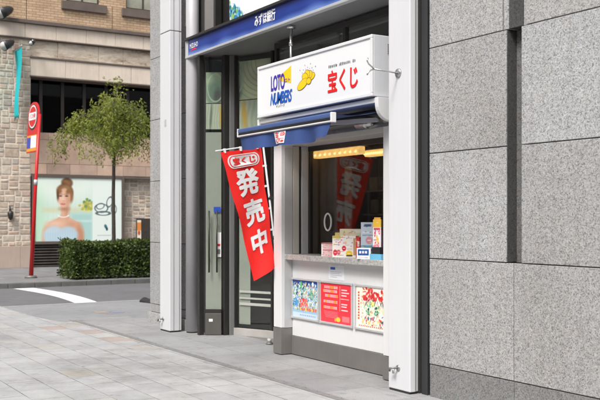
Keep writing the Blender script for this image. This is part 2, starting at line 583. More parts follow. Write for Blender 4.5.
# drain slot between the slabs and the forecourt
g = MB()
g.box(-13.3, 6, FCY - .012, FCY + .045, .0, .014)
for i in range(100):
    x = -13.2 + i * .19
    g.box(x, x + .17, FCY + .050, FCY + .075, .0, .010)
tag(g.build('drain_slot', pm('drain_steel', (.25, .25, .25), .5, .2, 12, .3), base=False), kind='structure')
for (pxa, pxb, pym), cc, nm in (((95, 110, 312.6), (.30, .25, .22), 'valve_cover'), ((112, 124, 312.2), (.21, .23, .30), 'cover_plate')):
    xa_, ya_ = hit_z(pxa, pym, .004); xb_, yb_ = hit_z(pxb, pym, .004)
    g = MB(); g.box(xa_ - .14, xa_ + .14, ya_, yb_, .0, .005)
    tag(g.build(nm, pm(nm + '_paint', cc, .6, .2, 8), base=False), kind='structure')
# painted stop line across the side street
lx = []
p0 = [hit_z(14, 287, ZR), hit_z(36, 287, ZR)]
n = 14
L = []; Rr = []
for i in range(n + 1):
    s = i / n
    x = ROADX0 + .15 + (ROADX1 - .25 - ROADX0 - .15) * s
    bow = .16 * math.sin(math.pi * s)
    L.append((x, 5.27 + bow + .03*s, ZR + .004)); Rr.append((x, 5.72 + bow + .0*s, ZR + .004))
g = MB(); g.add(L + Rr, [(i, i + 1, i + n + 2, i + n + 1) for i in range(n)])
tag(g.build('stop_line', pm('road_paint', (.80, .80, .80), .6, .1, 9), base=False), kind='structure')
# far pavement with its kerb
def far_pav_mat():
    m, t, b = new_mat('far_paving')
    v = coords(t)
    br = t.nodes.new("ShaderNodeTexBrick"); br.inputs["Scale"].default_value = 1
    br.inputs["Brick Width"].default_value = .4; br.inputs["Row Height"].default_value = .4; br.inputs["Mortar Size"].default_value = .006
    br.inputs["Color1"].default_value = (.19, .19, .195, 1); br.inputs["Color2"].default_value = (.24, .235, .24, 1); br.inputs["Mortar"].default_value = (.12, .12, .12, 1)
    t.links.new(v, br.inputs["Vector"])
    c = mixc(t, 1.0, br.outputs["Color"], ramp(t, noise(t, v, 1.5, 5), [(.3, (.75,)*3), (.7, (1,)*3)]), 'MULTIPLY')
    t.links.new(c, b.inputs["Base Color"]); b.inputs["Roughness"].default_value = .8
    return m
g = MB(); g.add([(-60, -40, FZ), (ROADX0 - .15, -40, FZ), (ROADX0 - .15, 80, FZ), (-60, 80, FZ)], [(0, 1, 2, 3)])
tag(g.build('far_pavement', far_pav_mat(), base=False), kind='structure')
g = MB()
for i in range(80):
    y = -20 + i * .6
    g.box(ROADX0 - .15, ROADX0, y, y + .593, -.055, FZ + .004)
tag(g.build('kerb', pm('kerb_stone', (.12, .12, .115), .8, .2, 5), base=False, bevel=.012), kind='structure')

# ================================================================== BANK BUILDING
YG = 5.02                                   # right granite face
YGL = 5.20                                  # left granite face
XC = hit_y(150, 300, YGL)[0]                # the building's corner
JZ = [.278, 1.174, 2.064, 2.955, 3.85, 4.745, 5.64, 6.535, 7.43]
bank = empty('bank_building', (-9, 5.6, 0), 'bank building with grey granite walls, two white columns and glazed recessed entrance', 'building')
GAP = .004
slab_rng = random.Random(17)
def panel(mb, x0, x1, z0, z1, yf, yb):
    q = slab_rng.uniform(.90, 1.04); w = slab_rng.uniform(-.012, .012)
    mb.box(x0 + GAP, x1 - GAP, yf + slab_rng.uniform(0, .0015), yb, z0 + GAP, z1 - GAP, (q + w, q, q - w))
gw = MB()
XL = -6.08
XJ = hit_y(513.5, 300, YG)[0]
CH0 = hit_y(506.5, 200, YG)[0]; CH1 = hit_y(521, 200, YG)[0]
UP0 = hit_y(502.5, 20, YG)[0]; UP1 = hit_y(526, 20, YG)[0]
xs = [XL, XJ, XJ + 1.04, XJ + 2.08, XJ + 3.12, XJ + 4.16]
for a, b in zip(xs, xs[1:]):
    panel(gw, a, b, JZ[0], JZ[1], YG, YG + .05)
for i in (1, 2):
    panel(gw, XL, CH0, JZ[i], JZ[i+1], YG, YG + .05)
    q = [CH1] + [CH1 + 1.04 * k for k in range(1, 5)]
    for a, b in zip(q, q[1:]):
        panel(gw, a, b, JZ[i], JZ[i+1], YG, YG + .05)
for i in range(3, 8):
    panel(gw, XL, UP0, JZ[i], JZ[i+1], YG, YG + .05)
    q = [UP1] + [UP1 + 1.04 * k for k in range(1, 5)]
    for a, b in zip(q, q[1:]):
        panel(gw, a, b, JZ[i], JZ[i+1], YG, YG + .05)
gw.build('granite_wall', M['granite'], bank, bevel=.003)
gw = MB()
# left pier
for i in range(len(JZ) - 1):
    panel(gw, XC, XC + .48, JZ[i], JZ[i+1], YGL, YGL + .05)
    panel(gw, XC + .48, -11.28, JZ[i], JZ[i+1], YGL, YGL + .05)
# side wall along the side street
for i in range(len(JZ) - 1):
    for k in range(9):
        y0 = YGL + .055 + k * 1.1
        gw.box(XC + GAP, XC + .05, y0 + GAP, y0 + 1.1 - GAP, JZ[i] + GAP, JZ[i+1] - GAP)
gw.build('granite_wall', M['granite'], bank, bevel=.003)
pl = MB()
for a, b in zip(xs, xs[1:]):
    panel(pl, a, b, 0, JZ[0], YG + .004, YG + .05)
pl.build('plinth', M['granite_base'], bank, bevel=.003)
pl = MB()
panel(pl, XC - .02, -11.28, 0, .16, YGL - .03, YGL + .05)
panel(pl, XC, -11.28, .16, JZ[0], YGL, YGL + .05)
pl.build('plinth', M['granite'], bank, bevel=.003)
# dark granite inlay in the vertical channel
dg = MB()
dg.box(CH0 - .02, CH1 + .02, YG + .105, YG + .14, JZ[1], JZ[3])
dg.build('inlay_back', granite('mid_granite', .45, .2), bank)
dg = MB()
dg.box(CH0 - .05, CH0 - .001, YG + .052, YG + .105, JZ[1], JZ[3] - .002)
dg.box(CH0, CH0 + .004, YG + .006, YG + .105, JZ[1] + .004, JZ[3] - .004)
IN0 = hit_y(508, 20, YG)[0]; IN1 = hit_y(522, 20, YG)[0]
dg.box(IN0, IN1, YG + .012, YG + .14, JZ[3] + .004, 7.43)
dg.build('granite_inlay', M['granite_dark'], bank, bevel=.002)
dg = MB(); dg.box(UP0 + .009, IN0 - .003, YG + .006, YG + .14, JZ[3] + .004, 7.43); dg.box(IN1 + .002, UP1 - .001, YG + .018, YG + .14, JZ[3] + .004, 7.43)
dg.build('inlay_border', M['granite'], bank, bevel=.002)
# backing wall behind the panels
bk = MB()
bk.box(XL + .002, 6, YG + .142, YG + .4, 0, 7.43)
bk.box(XL + .002, CH0 - .06, YG + .046, YG + .141, 0, 7.43)
bk.box(CH1 + .06, 6, YG + .046, YG + .141, 0, 7.43)
bk.box(CH0 - .059, CH1 + .059, YG + .046, YG + .141, 0, JZ[1] - .004)
bk.box(XC + .045, -11.3, YGL + .045, YGL + .3, 0, 7.43)
bk.box(XC + .045, XC + .3, YGL + .301, 15, 0, 7.43)
bk.build('wall_core', M['joint'], bank)

# white columns, panelled, with a joint high up
COLF = 4.92
def column(x0, x1, yb, joint):
    c = MB()
    segs = [(.022, joint - .004), (joint + .004, 7.43)] if joint else [(.022, 7.43)]
    for z0, z1 in segs:
        c.box(x0, x1, COLF, yb - .035, z0, z1)
        c.box(x0 + .004, x1 - .012, yb - .034, yb, z0, z1)
    o = c.build('column', M['white_panel'], bank, bevel=.007)
    k = MB(); k.box(x0 + .006, x1 - .014, COLF + .006, yb - .006, 0, 7.40)
    k.build('column_core', M['joint'], o)
    k = MB(); k.box(x1 + .0005, x1 + .003, COLF + .055, COLF + .060, .03, 7.38); k.build('side_seam', M['kick'], o)
    return o
column(-6.517, -6.213, 5.02, None)
column(-11.645, -11.315, 5.095, 4.02)
pxp, pzp = hit_y(165.5, 123, COLF)
k = MB(); k.box(pxp - .03, pxp + .03, COLF - .004, COLF - .001, pzp - .045, pzp + .045); k.build('small_plate', M['alu'], bank, bevel=.002)
# mullion and shadow gap beside the near column
mu = MB()
mu.box(-6.195, -6.115, 5.03, 5.12, 0, 7.43)
mu.build('mullion', pm('dark_grey_mullion', (.03, .03, .032), .45, .1, 3), bank, bevel=.003)
mu = MB(); mu.box(-6.53, -6.08, 5.125, 5.2, 0, 7.43); mu.box(-6.514, -6.22, 5.025, 5.12, 0, 7.43)
mu.build('wall_core', M['joint'], bank)
# rounded metal pilaster behind the far column
ps = MB(); ps.tube([(-11.185, 5.19, .02), (-11.185, 5.19, 7.4)], .088, 28)
ps.build('pilaster', M['grey_metal'], bank)
ps = MB(); ps.tube([(-11.185, 5.19, 0), (-11.185, 5.19, .02)], .08, 20)
ps.box(-11.31, -10.92, 5.30, 5.34, 0, 7.4)
ps.build('wall_core', M['joint'], bank)

# canopy soffit and upper wall between the columns
WZ = 3.64
sf = MB()
sf.box(-10.95, -6.53, 5.16, 6.4, WZ + .002, WZ + .06)
sf.build('soffit', M['soffit'], bank)
sf = MB()
sf.box(-10.96, -10.62, 5.26, 5.30, WZ + .065, 7.4)                 # grey brown panel above the fascia
sf.build('upper_panel', pm('taupe_panel', (.20, .185, .175), .5, .08, 2), bank)
sf = MB()
sf.box(-10.615, -10.56, 5.22, 5.30, WZ + .065, 7.4)
sf.box(-10.62, -6.53, 5.34, 5.42, WZ + .065, 7.4)
sf.build('upper_frame', M['bronze'], bank)

# glazed bulkhead over the booth: transom bars and dim glass
tb = MB()
for z in (3.30, 3.58):
    tb.box(-9.55, -6.53, 5.52, 5.58, z - .03, z + .03)
tb.box(-9.02, -6.53, 5.52, 5.60, 2.86, 2.95)
for x in (-9.56, -8.1, -6.9):
    tb.box(x - .025, x + .025, 5.525, 5.575, 2.95, 3.62)
tb.build('transom_frame', M['bronze'], bank)
tg = MB(); tg.box(-9.55, -6.53, 5.545, 5.553, 2.95, 3.62)
tg.build('transom_glass', M['glass'], bank)
hr = MB(); hr.tube([(-8.69, 5.22, 2.9), (-8.69, 5.22, WZ)], .016, 10)
hr.tube([(-8.69, 5.22, 3.42), (-8.69, 5.22, 3.46)], .024, 10)
hr.tube([(-8.69, 5.22, 3.61), (-8.69, 5.22, 3.64)], .05, 12)
hr.build('hanger_rod', M['steel'], bank)

# entrance: narrow glass leaf, posts and the angled glass doors
PA, PB = Vector((-10.83, 5.20, 0)), Vector((-10.71, 5.39, 0))
D0, D1 = Vector((-10.66, 5.56, 0)), Vector((-8.96, 6.28, 0))
DH = WZ
po = MB(); po.box(-10.91, -10.845, 5.13, 5.195, 0, DH); po.build('door_post', M['bronze'], bank, bevel=.004)
po = MB(); po.box(-10.735, -10.665, 5.40, 5.46, 0, DH); po.build('door_post', M['bronze'], bank, bevel=.004)
po = MB(); po.box(-10.70, -10.645, 5.475, 5.54, 0, DH); po.build('door_post', M['soffit'], bank, bevel=.004)
def along(p, q, s, off=0.0):
    d = (q - p).normalized(); nrm = Vector((d.y, -d.x, 0))
    return p + (q - p) * s + nrm * off
leaf_a, leaf_b = along(PA, PB, .03), along(PA, PB, .97)
lf = MB(); lf.beam(leaf_a + Vector((0,0,1.93)), leaf_b + Vector((0,0,1.93)), .010, 3.30)
leaf = lf.build('glass_leaf', M['glass'], bank)
fi = MB()
fa, fb = along(PA, PB, .05, -.012), along(PA, PB, .95, -.012)
fi.beam(fa + Vector((0,0,1.49)), fb + Vector((0,0,1.49)), .004, 2.30)
fi.build('frosted_film', M['film'], leaf)
ra = MB(); ra.beam(leaf_a + Vector((0,0,.15)), leaf_b + Vector((0,0,.15)), .045, .28)
ra.build('bottom_rail', pm('grey_rail', (.13, .125, .115), .35, .12, 4, .5), leaf, bevel=.004)
ra = MB(); ra.beam(leaf_a + Vector((0,0,.315)), leaf_b + Vector((0,0,.315)), .05, .045)
ra.build('rail_cap', M['bronze'], leaf)
st = MB(); q = along(PA, PB, .38, .027); st.beam(along(PA, PB, .25, .026) + Vector((0,0,.20)), along(PA, PB, .47, .026) + Vector((0,0,.20)), .004, .035)
st.build('lock_label', M['white_print'], leaf)
for s, off in ((.27, .055), (.72, .05)):
    h = MB()
    a = along(PA, PB, s, off)
    h.tube([a + Vector((0, 0, .82)), a + Vector((0, 0, 1.62))], .011, 10)
    for z in (1.0, 1.45):
        h.tube([a + Vector((0, 0, z)), along(PA, PB, s, .0) + Vector((0, 0, z))], .007, 8)
    h.build('pull_handle', M['bronze'], leaf)
for s0, s1, z0, z1, mt in ((.52, .92, 1.60, 1.67, 'blue'), (.66, .95, 1.02, 1.34, 'white_print'), (.70, .90, 1.16, 1.19, 'red_print'), (.70, .90, 1.06, 1.12, 'kick')):
    k = MB(); off = .012 if mt in ('red_print', 'kick') else .008
    k.beam(along(PA, PB, s0, off) + Vector((0,0,(z0+z1)/2)), along(PA, PB, s1, off) + Vector((0,0,(z0+z1)/2)), .003, z1 - z0)
    k.build('sticker', M[mt], leaf)
# angled doors
dd = MB()
dd.beam(along(D0, D1, 0) + Vector((0,0,1.86)), along(D0, D1, 1) + Vector((0,0,1.86)), .010, 3.5)
door = dd.build('glass_door', M['glass'], bank)
si = MB()
si.beam(along(D0, D1, .0, .01) + Vector((0,0,.05)), along(D0, D1, 1, .01) + Vector((0,0,.05)), .06, .096)
si.build('sill', pm('pale_sill', (.50, .48, .45), .4, .1, 5, .3), door, bevel=.004)
ds = MB()
for s in (.0, .335, .40, .72):
    ds.beam(along(D0, D1, s) + Vector((0,0,.1)), along(D0, D1, s) + Vector((0,0,DH)), .05, .05)
ds.beam(along(D0, D1, .0) + Vector((0,0,2.62)), along(D0, D1, 1) + Vector((0,0,2.62)), .05, .06)
ds.build('stile', M['bronze'], door)
bs = MB()
for z, h in ((.575, .03), (.49, .022), (.415, .035)):
    bs.beam(along(D0, D1, .04, .009) + Vector((0,0,z)), along(D0, D1, .98, .009) + Vector((0,0,z)), .003, h)
bs.build('frosted_band', M['film'], door)
fi = MB()
fi.beam(along(D0, D1, .03, -.01) + Vector((0,0,1.3)), along(D0, D1, .13, -.01) + Vector((0,0,1.3)), .003, 2.3)
fi.build('frosted_film', M['film'], door)
# rooms behind the glass
rm = MB()
rm.add([(-12.0, 5.36, .002), (-6.6, 5.62, .002), (-6.6, 9, .002), (-12.0, 9, .002)], [(0,1,2,3)])
rm.build('room_floor', M['kick'], bank)
rm = MB()
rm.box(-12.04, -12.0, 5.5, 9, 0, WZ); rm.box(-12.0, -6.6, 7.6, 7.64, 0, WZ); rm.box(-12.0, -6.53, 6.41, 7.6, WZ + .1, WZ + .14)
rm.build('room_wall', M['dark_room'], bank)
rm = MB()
for i in range(26):
    z = .06 + i * .085
    rm.box(-11.2, -8.97, 6.62, 6.66, z, z + .07)
rm.build('slatted_partition', pm('dark_slats', (.20, .20, .20), .5, .2, 5), bank)

def swirl(U, V):
    P = Paint(U, V, 2.0, (160, 175, 155))
    n = np.sin(9 * P.x + 5 * np.sin(4 * P.y + P.x * 2)) * .5 + .5
    P.lay(n * .45, (205, 208, 170))
    P.ell(1.55, .45, .5, .55, (222, 222, 190), .25)
    for k in range(7):
        P.ring(1.75, .95, .25 + .13*k, .3 + .12*k, .008, (150, 165, 140), .02)
    P.ell(.55, .35, .45, .4, (110, 130, 118), .3)
    P.ell(.75, .2, .25, .25, (85, 85, 85), .2)
    P.ring(.6, .5, .5, .45, .02, (190, 205, 185), .04)
    return P.a
def pleat(U, V):
    P = Paint(U, V, 3.0, (175, 182, 165))
    P.lay((np.sin(26 * P.x + 2 * np.sin(5 * P.y)) * .5 + .5) * .5, (215, 212, 195))
    P.ell(1.45, .5, .12, .5, (205, 170, 95), .1, .1)
    P.ell(.5, .5, .1, .6, (120, 125, 118), .1, -.15)
    P.ell(2.4, .6, .4, .7, (190, 210, 190), .2)
    return P.a
def film_print(parent, p, q, s0, s1, z0, z1, fn):
    a_, b_ = along(p, q, s0, -.012), along(p, q, s1, -.012)
    grid_paint('film_graphic', M['print'], parent, lambda u, v: a_.lerp(b_, u) + Vector((0, 0, z0 + (z1-z0)*v)), 70, 50, fn)
film_print(leaf, PA, PB, .06, .94, 3.02, 3.42, lambda U, V: swirl(U*.48, V))
film_print(leaf, PA, PB, .06, .94, 2.68, 3.01, lambda U, V: pleat(U*.5, V))
film_print(door, D0, D1, .03, .32, 3.06, 3.56, lambda U, V: swirl(.5 + U*.5, V))
film_print(door, D0, D1, .03, .36, 2.66, 3.05, lambda U, V: pleat(.4 + U*.6, V))

# ------------------------------------------------------------------ fascia sign of the bank
FYF = 5.11
fl = hit_y(186.5, 50, FYF)[0]
fr_ = -6.53
FZ0, FZ1 = WZ, 3.897
fs = empty('fascia_sign', ((fl+fr_)/2, FYF, FZ0), 'long blue bank fascia sign with white lettering above the entrance', 'sign')
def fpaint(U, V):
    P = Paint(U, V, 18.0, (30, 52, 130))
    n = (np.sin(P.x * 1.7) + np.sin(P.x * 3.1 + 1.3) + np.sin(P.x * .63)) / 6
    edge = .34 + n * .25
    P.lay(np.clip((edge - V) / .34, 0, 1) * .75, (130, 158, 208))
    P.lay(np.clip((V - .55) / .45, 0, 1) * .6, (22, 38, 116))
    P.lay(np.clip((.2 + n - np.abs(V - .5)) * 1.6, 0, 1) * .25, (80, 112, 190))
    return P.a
fz0, fz1 = FZ0 + .028, FZ1 - .022
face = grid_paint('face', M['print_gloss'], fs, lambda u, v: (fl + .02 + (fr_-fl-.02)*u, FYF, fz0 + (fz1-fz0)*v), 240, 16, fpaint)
fr = MB()
fr.box(fl, fr_, FYF - .02, FYF + .05, FZ0, fz0)
fr.box(fl, fl + .02, FYF - .018, FYF + .05, fz0, fz1)
fr.build('frame', pm('silver_trim', (.60, .60, .61), .35, .06, 6, .4), fs, bevel=.003)
fr = MB(); fr.box(fl - .01, fr_, FYF - .035, FYF + .06, fz1, FZ1 + .008); fr.box(fl - .03, fl - .003, FYF - .02, FYF + .06, FZ0 + .01, fz1 + .2)
fr.build('cap', M['bronze'], fs, bevel=.003)
bx = MB(); bx.box(fl + .003, fr_, FYF + .003, FYF + .05, fz0 + .001, fz1 - .001); bx.build('cabinet', M['soffit'], fs)
ffn = lambda u, v: (u, FYF - .003, v)
tx = MB()
x0 = hit_y(255, 20, FYF)[0]; x1 = hit_y(275.5, 20, FYF)[0]
letter(tx, "みずほ銀行", (x0, x1, FZ0 + .085, FZ0 + .215), ffn, .01, weight=.018)
tx.build('lettering', M['white_print'], fs); tx = MB()
x0b = hit_y(190, 46, FYF)[0]; x1b = hit_y(198, 46, FYF)[0]
letter(tx, "MIZUHO", (x0b, x1b, FZ0 + .115, FZ0 + .178), ffn, .02)
tx.build('lettering', M['white_print'], fs)
em = MB()
arc = [(x0b + (x1b - x0b) * (.15 + .75*k/10), FYF - .003, FZ0 + .085 + .022*math.sin(math.pi*k/10)) for k in range(11)]
em.add(arc + [(p[0], p[1], p[2] - .016 * math.sin(math.pi*k/10) - .004) for k, p in enumerate(arc)], [(k, k+1, k+12, k+11) for k in range(10)])
em.build('emblem', M['red_print'], fs)

# poster lightbox above the fascia
PYF = 5.24
pxl = hit_y(229.5, 10, PYF)[0]
pb = empty('poster_board', (-8.5, PYF, FZ1), 'white poster board with blue flower dots above the blue fascia', 'poster')
def flowers(U, V):
    asp = 4.0
    P = Paint(U, V, asp, (243, 242, 246))
    r = random.Random(3)
    cols = [(20, 95, 165), (30, 130, 190), (30, 60, 140), (60, 165, 190), (15, 110, 95), (120, 190, 220), (20, 50, 110), (235, 240, 250), (150, 185, 80)]
    for k in range(520):
        t = r.random()
        x = abs(r.gauss(0, .24)); y = abs(r.gauss(0, .15))
        if x / .55 + y / .36 > 1: continue
        P.ell(x + .01, y + .0, r.uniform(.014, .032), r.uniform(.014, .03), r.choice(cols), .008)
    for k in range(46):
        x = .62 + k * .034; y = .42 + .10 * math.sin(k * .9) + k*.009
        P.ell(x, y, .012, .008, (150, 140, 200), .006)
    return P.a
grid_paint('print', M['print'], pb, lambda u, v: (pxl + 4.0*u, PYF, FZ1 - .02 + 1.0*v), 480, 120, flowers)
k = MB(); k.box(pxl - .012, pxl + 4.01, PYF + .004, PYF + .06, FZ1 - .03, FZ1 + .99); k.build('backing', M['bronze'], pb)

# ================================================================== LOTTERY BOOTH
KY = 5.29                                   # front panel plane
KL, KR = -8.95, -6.55
booth = empty('ticket_booth', (-7.75, KY, 0), 'white lottery ticket booth with stone counter and dark sales window', 'booth')
k = MB(); k.box(-8.775, KR, KY - .012, KY + .3, .012, .215)
k.build('kick_plate', M['kick'], booth, bevel=.003)
k = MB(); k.box(-8.77, KR, KY + .0, KY + .3, 0, .012); k.box(KL + .01, -8.79, 5.16, 5.6, 0, .012); k.build('base_gap', M['joint'], booth)
k = MB(); k.box(-8.775, KR, KY, KY + .26, .217, 1.058)
k.build('front_panel', M['white_kiosk'], booth, bevel=.003)
# posts
k = MB(); k.box(KL, -8.782, 5.15, 5.30, .305, 2.60); p = k.build('post', M['white_kiosk'], booth, bevel=.005)
k = MB(); k.box(KL - .004, -8.778, 5.146, 5.60, .012, .30); k.build('post_base', M['kick'], p, bevel=.003)
k = MB(); k.box(-8.781, -8.776, 5.19, 5.288, .305, 2.30); k.build('post_trim', M['alu'], p)
xr = -6.925
k = MB(); k.box(xr, KR, 5.165, 5.30, .235, 2.60); p = k.build('post', M['white_kiosk'], booth, bevel=.004)
k = MB(); k.box(xr - .004, KR, 5.161, 5.30, .012, .23); k.build('post_base', M['kick'], p, bevel=.003)
# side, back and roof of the booth
k = MB(); k.box(KL, KL + .03, 5.302, 6.6, .30, 2.86); k.box(KL, KR, 5.60, 6.6, 2.80, 2.855); k.build('booth_shell', M['white_kiosk'], booth)
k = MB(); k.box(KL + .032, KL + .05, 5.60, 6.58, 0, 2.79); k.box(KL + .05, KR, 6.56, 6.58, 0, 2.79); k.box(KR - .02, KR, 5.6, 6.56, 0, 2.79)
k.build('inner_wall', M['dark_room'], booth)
# lintel
k = MB(); k.box(-8.775, xr - .002, 5.20, 5.545, 2.325, 2.60); k.build('lintel', M['lintel'], booth, bevel=.004)
# jambs
k = MB(); k.box(-8.90, -8.778, 5.303, 5.38, 1.122, 2.324); k.build('jamb', M['jamb'], booth, bevel=.003)
k = MB(); k.box(-8.90, -8.790, 5.383, 5.41, 1.122, 2.324); k.build('jamb_gap', M['bronze'], booth)
k = MB(); k.box(-8.90, -8.775, 5.413, 5.498, 1.122, 2.324); k.build('jamb', M['alu'], booth, bevel=.003)
# stone counter
def counter_mat():
    m, t, b = new_mat('counter_stone')
    v = coords(t)
    c = ramp(t, noise(t, v, 45, 5, .7), [(.3, (.20, .19, .18)), (.5, (.42, .41, .39)), (.72, (.55, .54, .52))])
    t.links.new(c, b.inputs["Base Color"]); b.inputs["Roughness"].default_value = .4
    return m
k = MB(); k.box(-8.80, xr - .003, 5.195, 5.60, 1.06, 1.12); k.build('counter', counter_mat(), booth, bevel=.006)
# sales window
k = MB(); k.box(-8.78, KR, 5.50, 5.54, 2.27, 2.324); k.box(-8.775, -8.745, 5.502, 5.538, 1.122, 2.27)
win = k.build('sales_window', M['bronze'], booth)
k = MB(); k.box(-8.745, KR, 5.518, 5.526, 1.122, 2.27); k.build('pane', M['glass_dark'], win)
rx, rz = hit_y(328.2, 222, 5.51)
k = MB(); k.tube([(rx + .066*math.cos(a), 5.506, rz + .092*math.sin(a)) for a in [2*math.pi*i/28 for i in range(29)]], .010, 8, caps=False)
k.build('speak_ring', M['white_print'], win)
for dx, dz in ((-.10, -.02), (.09, -.06), (-.02, .13)):
    pass
# drawers and shelving dimly seen inside
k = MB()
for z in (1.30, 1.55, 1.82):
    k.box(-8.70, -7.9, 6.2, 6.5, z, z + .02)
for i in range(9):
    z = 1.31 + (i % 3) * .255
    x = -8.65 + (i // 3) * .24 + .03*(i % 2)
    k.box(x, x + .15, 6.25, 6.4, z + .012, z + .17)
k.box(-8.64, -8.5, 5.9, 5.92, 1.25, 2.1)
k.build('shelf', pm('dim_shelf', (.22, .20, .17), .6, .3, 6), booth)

M['bulb_glow'] = emit_mat('bulb_glow', (1.0, .80, .40), 1.2)
# inner warm lamp strips
def lamp(name, x0, x1, y, z0, z1, label):
    e = empty(name, ((x0+x1)/2, y, z0), label, 'lamp', 'lit warm lamps under the booth ceiling')
    a = MB(); a.box(x0, x1, y, y + .09, z0, z1); a.build('diffuser', emit_mat('warm_lamp', (1.0, .60, .19), 0.85), e, bevel=.012)
    b = MB()
    for i in range(9):
        xx = x0 + (x1 - x0) * (i + .5) / 9
        b = MB(); b.tube([(xx - .012, y - .003, z0 + .03), (xx + .012, y - .003, z0 + .035)], .012, 8)
        b.build('bulb', M['bulb_glow'], e)
    b = MB(); b.box(x0 - .02, x1 + .02, y - .02, y + .12, z1 + .002, z1 + .03); b.build('housing', M['bronze'], e)
    return e
lx0, lz0 = hit_y(313, 156, 5.62); lx1, _ = hit_y(358.5, 150, 5.62)
lamp('ceiling_lamp', lx0, lx1, 5.62, 2.20, 2.285, 'long lit yellow lamp strip at the top of the sales window')
lx0, _ = hit_y(364, 152, 5.95); lx1, _ = hit_y(383, 152, 5.95)
lamp('ceiling_lamp', lx0, lx1, 5.95, 2.20, 2.27, 'short dimmer orange lamp right of the long lamp strip')

# ------------------------------------------------------------------ the white sign box
SYF = 4.92
sx0, sx1, sz0, sz1 = -8.90, -6.755, 2.625, 3.185
sign = empty('shop_sign', ((sx0+sx1)/2, SYF, sz0), 'white boxed lottery sign with red, blue and yellow lettering above the awning', 'sign')
k = MB(); k.box(sx0, sx1, SYF + .012, 5.49, sz0, sz1)
k.build('cabinet', pm('sign_cabinet', (.62, .63, .65), .4, .05, 2, streak=.1), sign, bevel=.006)
k = MB(); k.box(sx0 + .03, sx1 - .03, SYF + .004, SYF + .012, sz0 + .03, sz1 - .03)
k.build('face', pm('white_acrylic', (.76, .76, .76), .35, .005, 1, rv=.01), sign)
k = MB()
k.box(sx0, sx1, SYF - .008, SYF + .0115, sz1 - .03, sz1); k.box(sx0, sx1, SYF - .008, SYF + .0115, sz0, sz0 + .03)
k.box(sx0, sx0 + .03, SYF - .007, SYF + .0115, sz0 + .0302, sz1 - .0302); k.box(sx1 - .03, sx1, SYF - .007, SYF + .0115, sz0 + .0302, sz1 - .0302)
k.build('frame', M['white_kiosk'], sign, bevel=.004)
k = MB()
for i in range(5):
    z = 3.02 + i * .02
    k.box(sx1, sx1 + .006, 5.09, 5.19, z, z + .012)
k.build('vent', M['kick'], sign)
sfn = lambda u, v: (u, SYF + .001, v)
def sx(px): return hit_y(px, 80, SYF)[0]
a0, a1 = sx(271), sx(292.5)
def sz(px, py): return hit_y(px, py, SYF)[1]
y_ = MB()
c0, c1 = sx(278.0), sx(290.8)
y_.add([(c0, SYF + .0025, sz(278, 80.5)), (c1, SYF + .0025, sz(290.8, 83)), (c1, SYF + .0025, sz(290.8, 65.5)), (c0 + .03, SYF + .0025, sz(280, 75.5))], [(0, 1, 2, 3)])
y_.build('yellow_wedge', M['yellow_print'], sign)
k = MB(); letter(k, "LOTO", (a0, sx(284.6), 2.885, 3.045), sfn, .01, weight=.022, spacing=.9); k.build('lettering', M['indigo_print'], sign)
k = MB(); letter(k, "ロト", (sx(284.8), sx(290), 2.945, 2.985), lambda u, v: (u, SYF - .001, v), .02); k.build('lettering', M['indigo_print'], sign)
k = MB(); letter(k, "NUMBERS", (sx(270.3), sx(292), 2.735, 2.860), sfn, .01, weight=.025, shear=.3, spacing=.9); k.build('lettering', M['azure_print'], sign)
k = MB(); letter(k, "ナンバーズ", (sx(276), sx(284.5), 2.697, 2.726), sfn, .01); k.build('lettering', M['ink'], sign)
k = MB(); letter(k, "宝くじ", (sx(327.8), sx(357.6), 2.735, 2.945), sfn, .01, weight=.017); k.build('lettering', M['red_print'], sign)
k = MB()
ko = MB(); fx_, fz_ = sx(307.5), 2.925
for q, (ang_, ln, wd) in enumerate(((.35, .10, .035), (1.0, .085, .035), (1.7, .09, .035), (2.5, .085, .035), (3.7, .16, .04), (5.3, .06, .03))):
    o_ = []; big_ = []
    for i in range(16):
        t_ = 2*math.pi*i/16; u_ = ln*(.5 + .5*math.cos(t_)); w_ = wd*math.sin(t_)
        o_.append((fx_ + 1.4*(u_*math.cos(ang_) - w_*math.sin(ang_)), SYF + .001 - .0003*q, fz_ + u_*math.sin(ang_) + w_*math.cos(ang_)))
    k.add(o_, [tuple(range(16))])
    cxx, czz = sum(p[0] for p in o_)/16, sum(p[2] for p in o_)/16
    ko.add([(p[0] + .006*(p[0]-cxx)/max(.004, math.hypot(p[0]-cxx, p[2]-czz)), p[1] + .00015, p[2] + .005*(p[2]-czz)/max(.004, math.hypot(p[0]-cxx, p[2]-czz))) for p in o_], [tuple(range(16))])
k.build('yellow_flourish', M['yellow_print'], sign); ko.build('flourish_outline', M['ink'], sign)
k = MB()
for q in range(7):
    a = math.pi * (.25 + .5*q/6)
    c, d = math.cos(a), math.sin(a)
    for r0, r1 in ((.11, .122),) if q % 2 else ((.10, .108), (.142, .155)):
        k.add([(fx_ + 1.4*c*r0 - d*.003, SYF + .001, fz_ + d*r0 + c*.003), (fx_ + 1.4*c*r1 - d*.003, SYF + .001, fz_ + d*r1 + c*.003),
               (fx_ + 1.4*c*r1 + d*.003, SYF + .001, fz_ + d*r1 - c*.003), (fx_ + 1.4*c*r0 + d*.003, SYF + .001, fz_ + d*r0 - c*.003)], [(0, 1, 2, 3)])
k.build('spark_marks', M['ink'], sign)
k = MB()
xx = sx(328.5); r = random.Random(5)
while xx < sx(355.5):
    w = r.uniform(.012, .026)
    if r.random() > .14:
        k.add([(xx, SYF + .001, 2.975 + r.uniform(0, .004)), (xx + w*.6, SYF + .001, 2.975), (xx + w*.7, SYF + .001, 2.995 + r.uniform(0, .012)), (xx + w*.1, SYF + .001, 3.0)], [(0, 1, 2, 3)])
    xx += w + .006
k.build('small_print', M['ink'], sign)

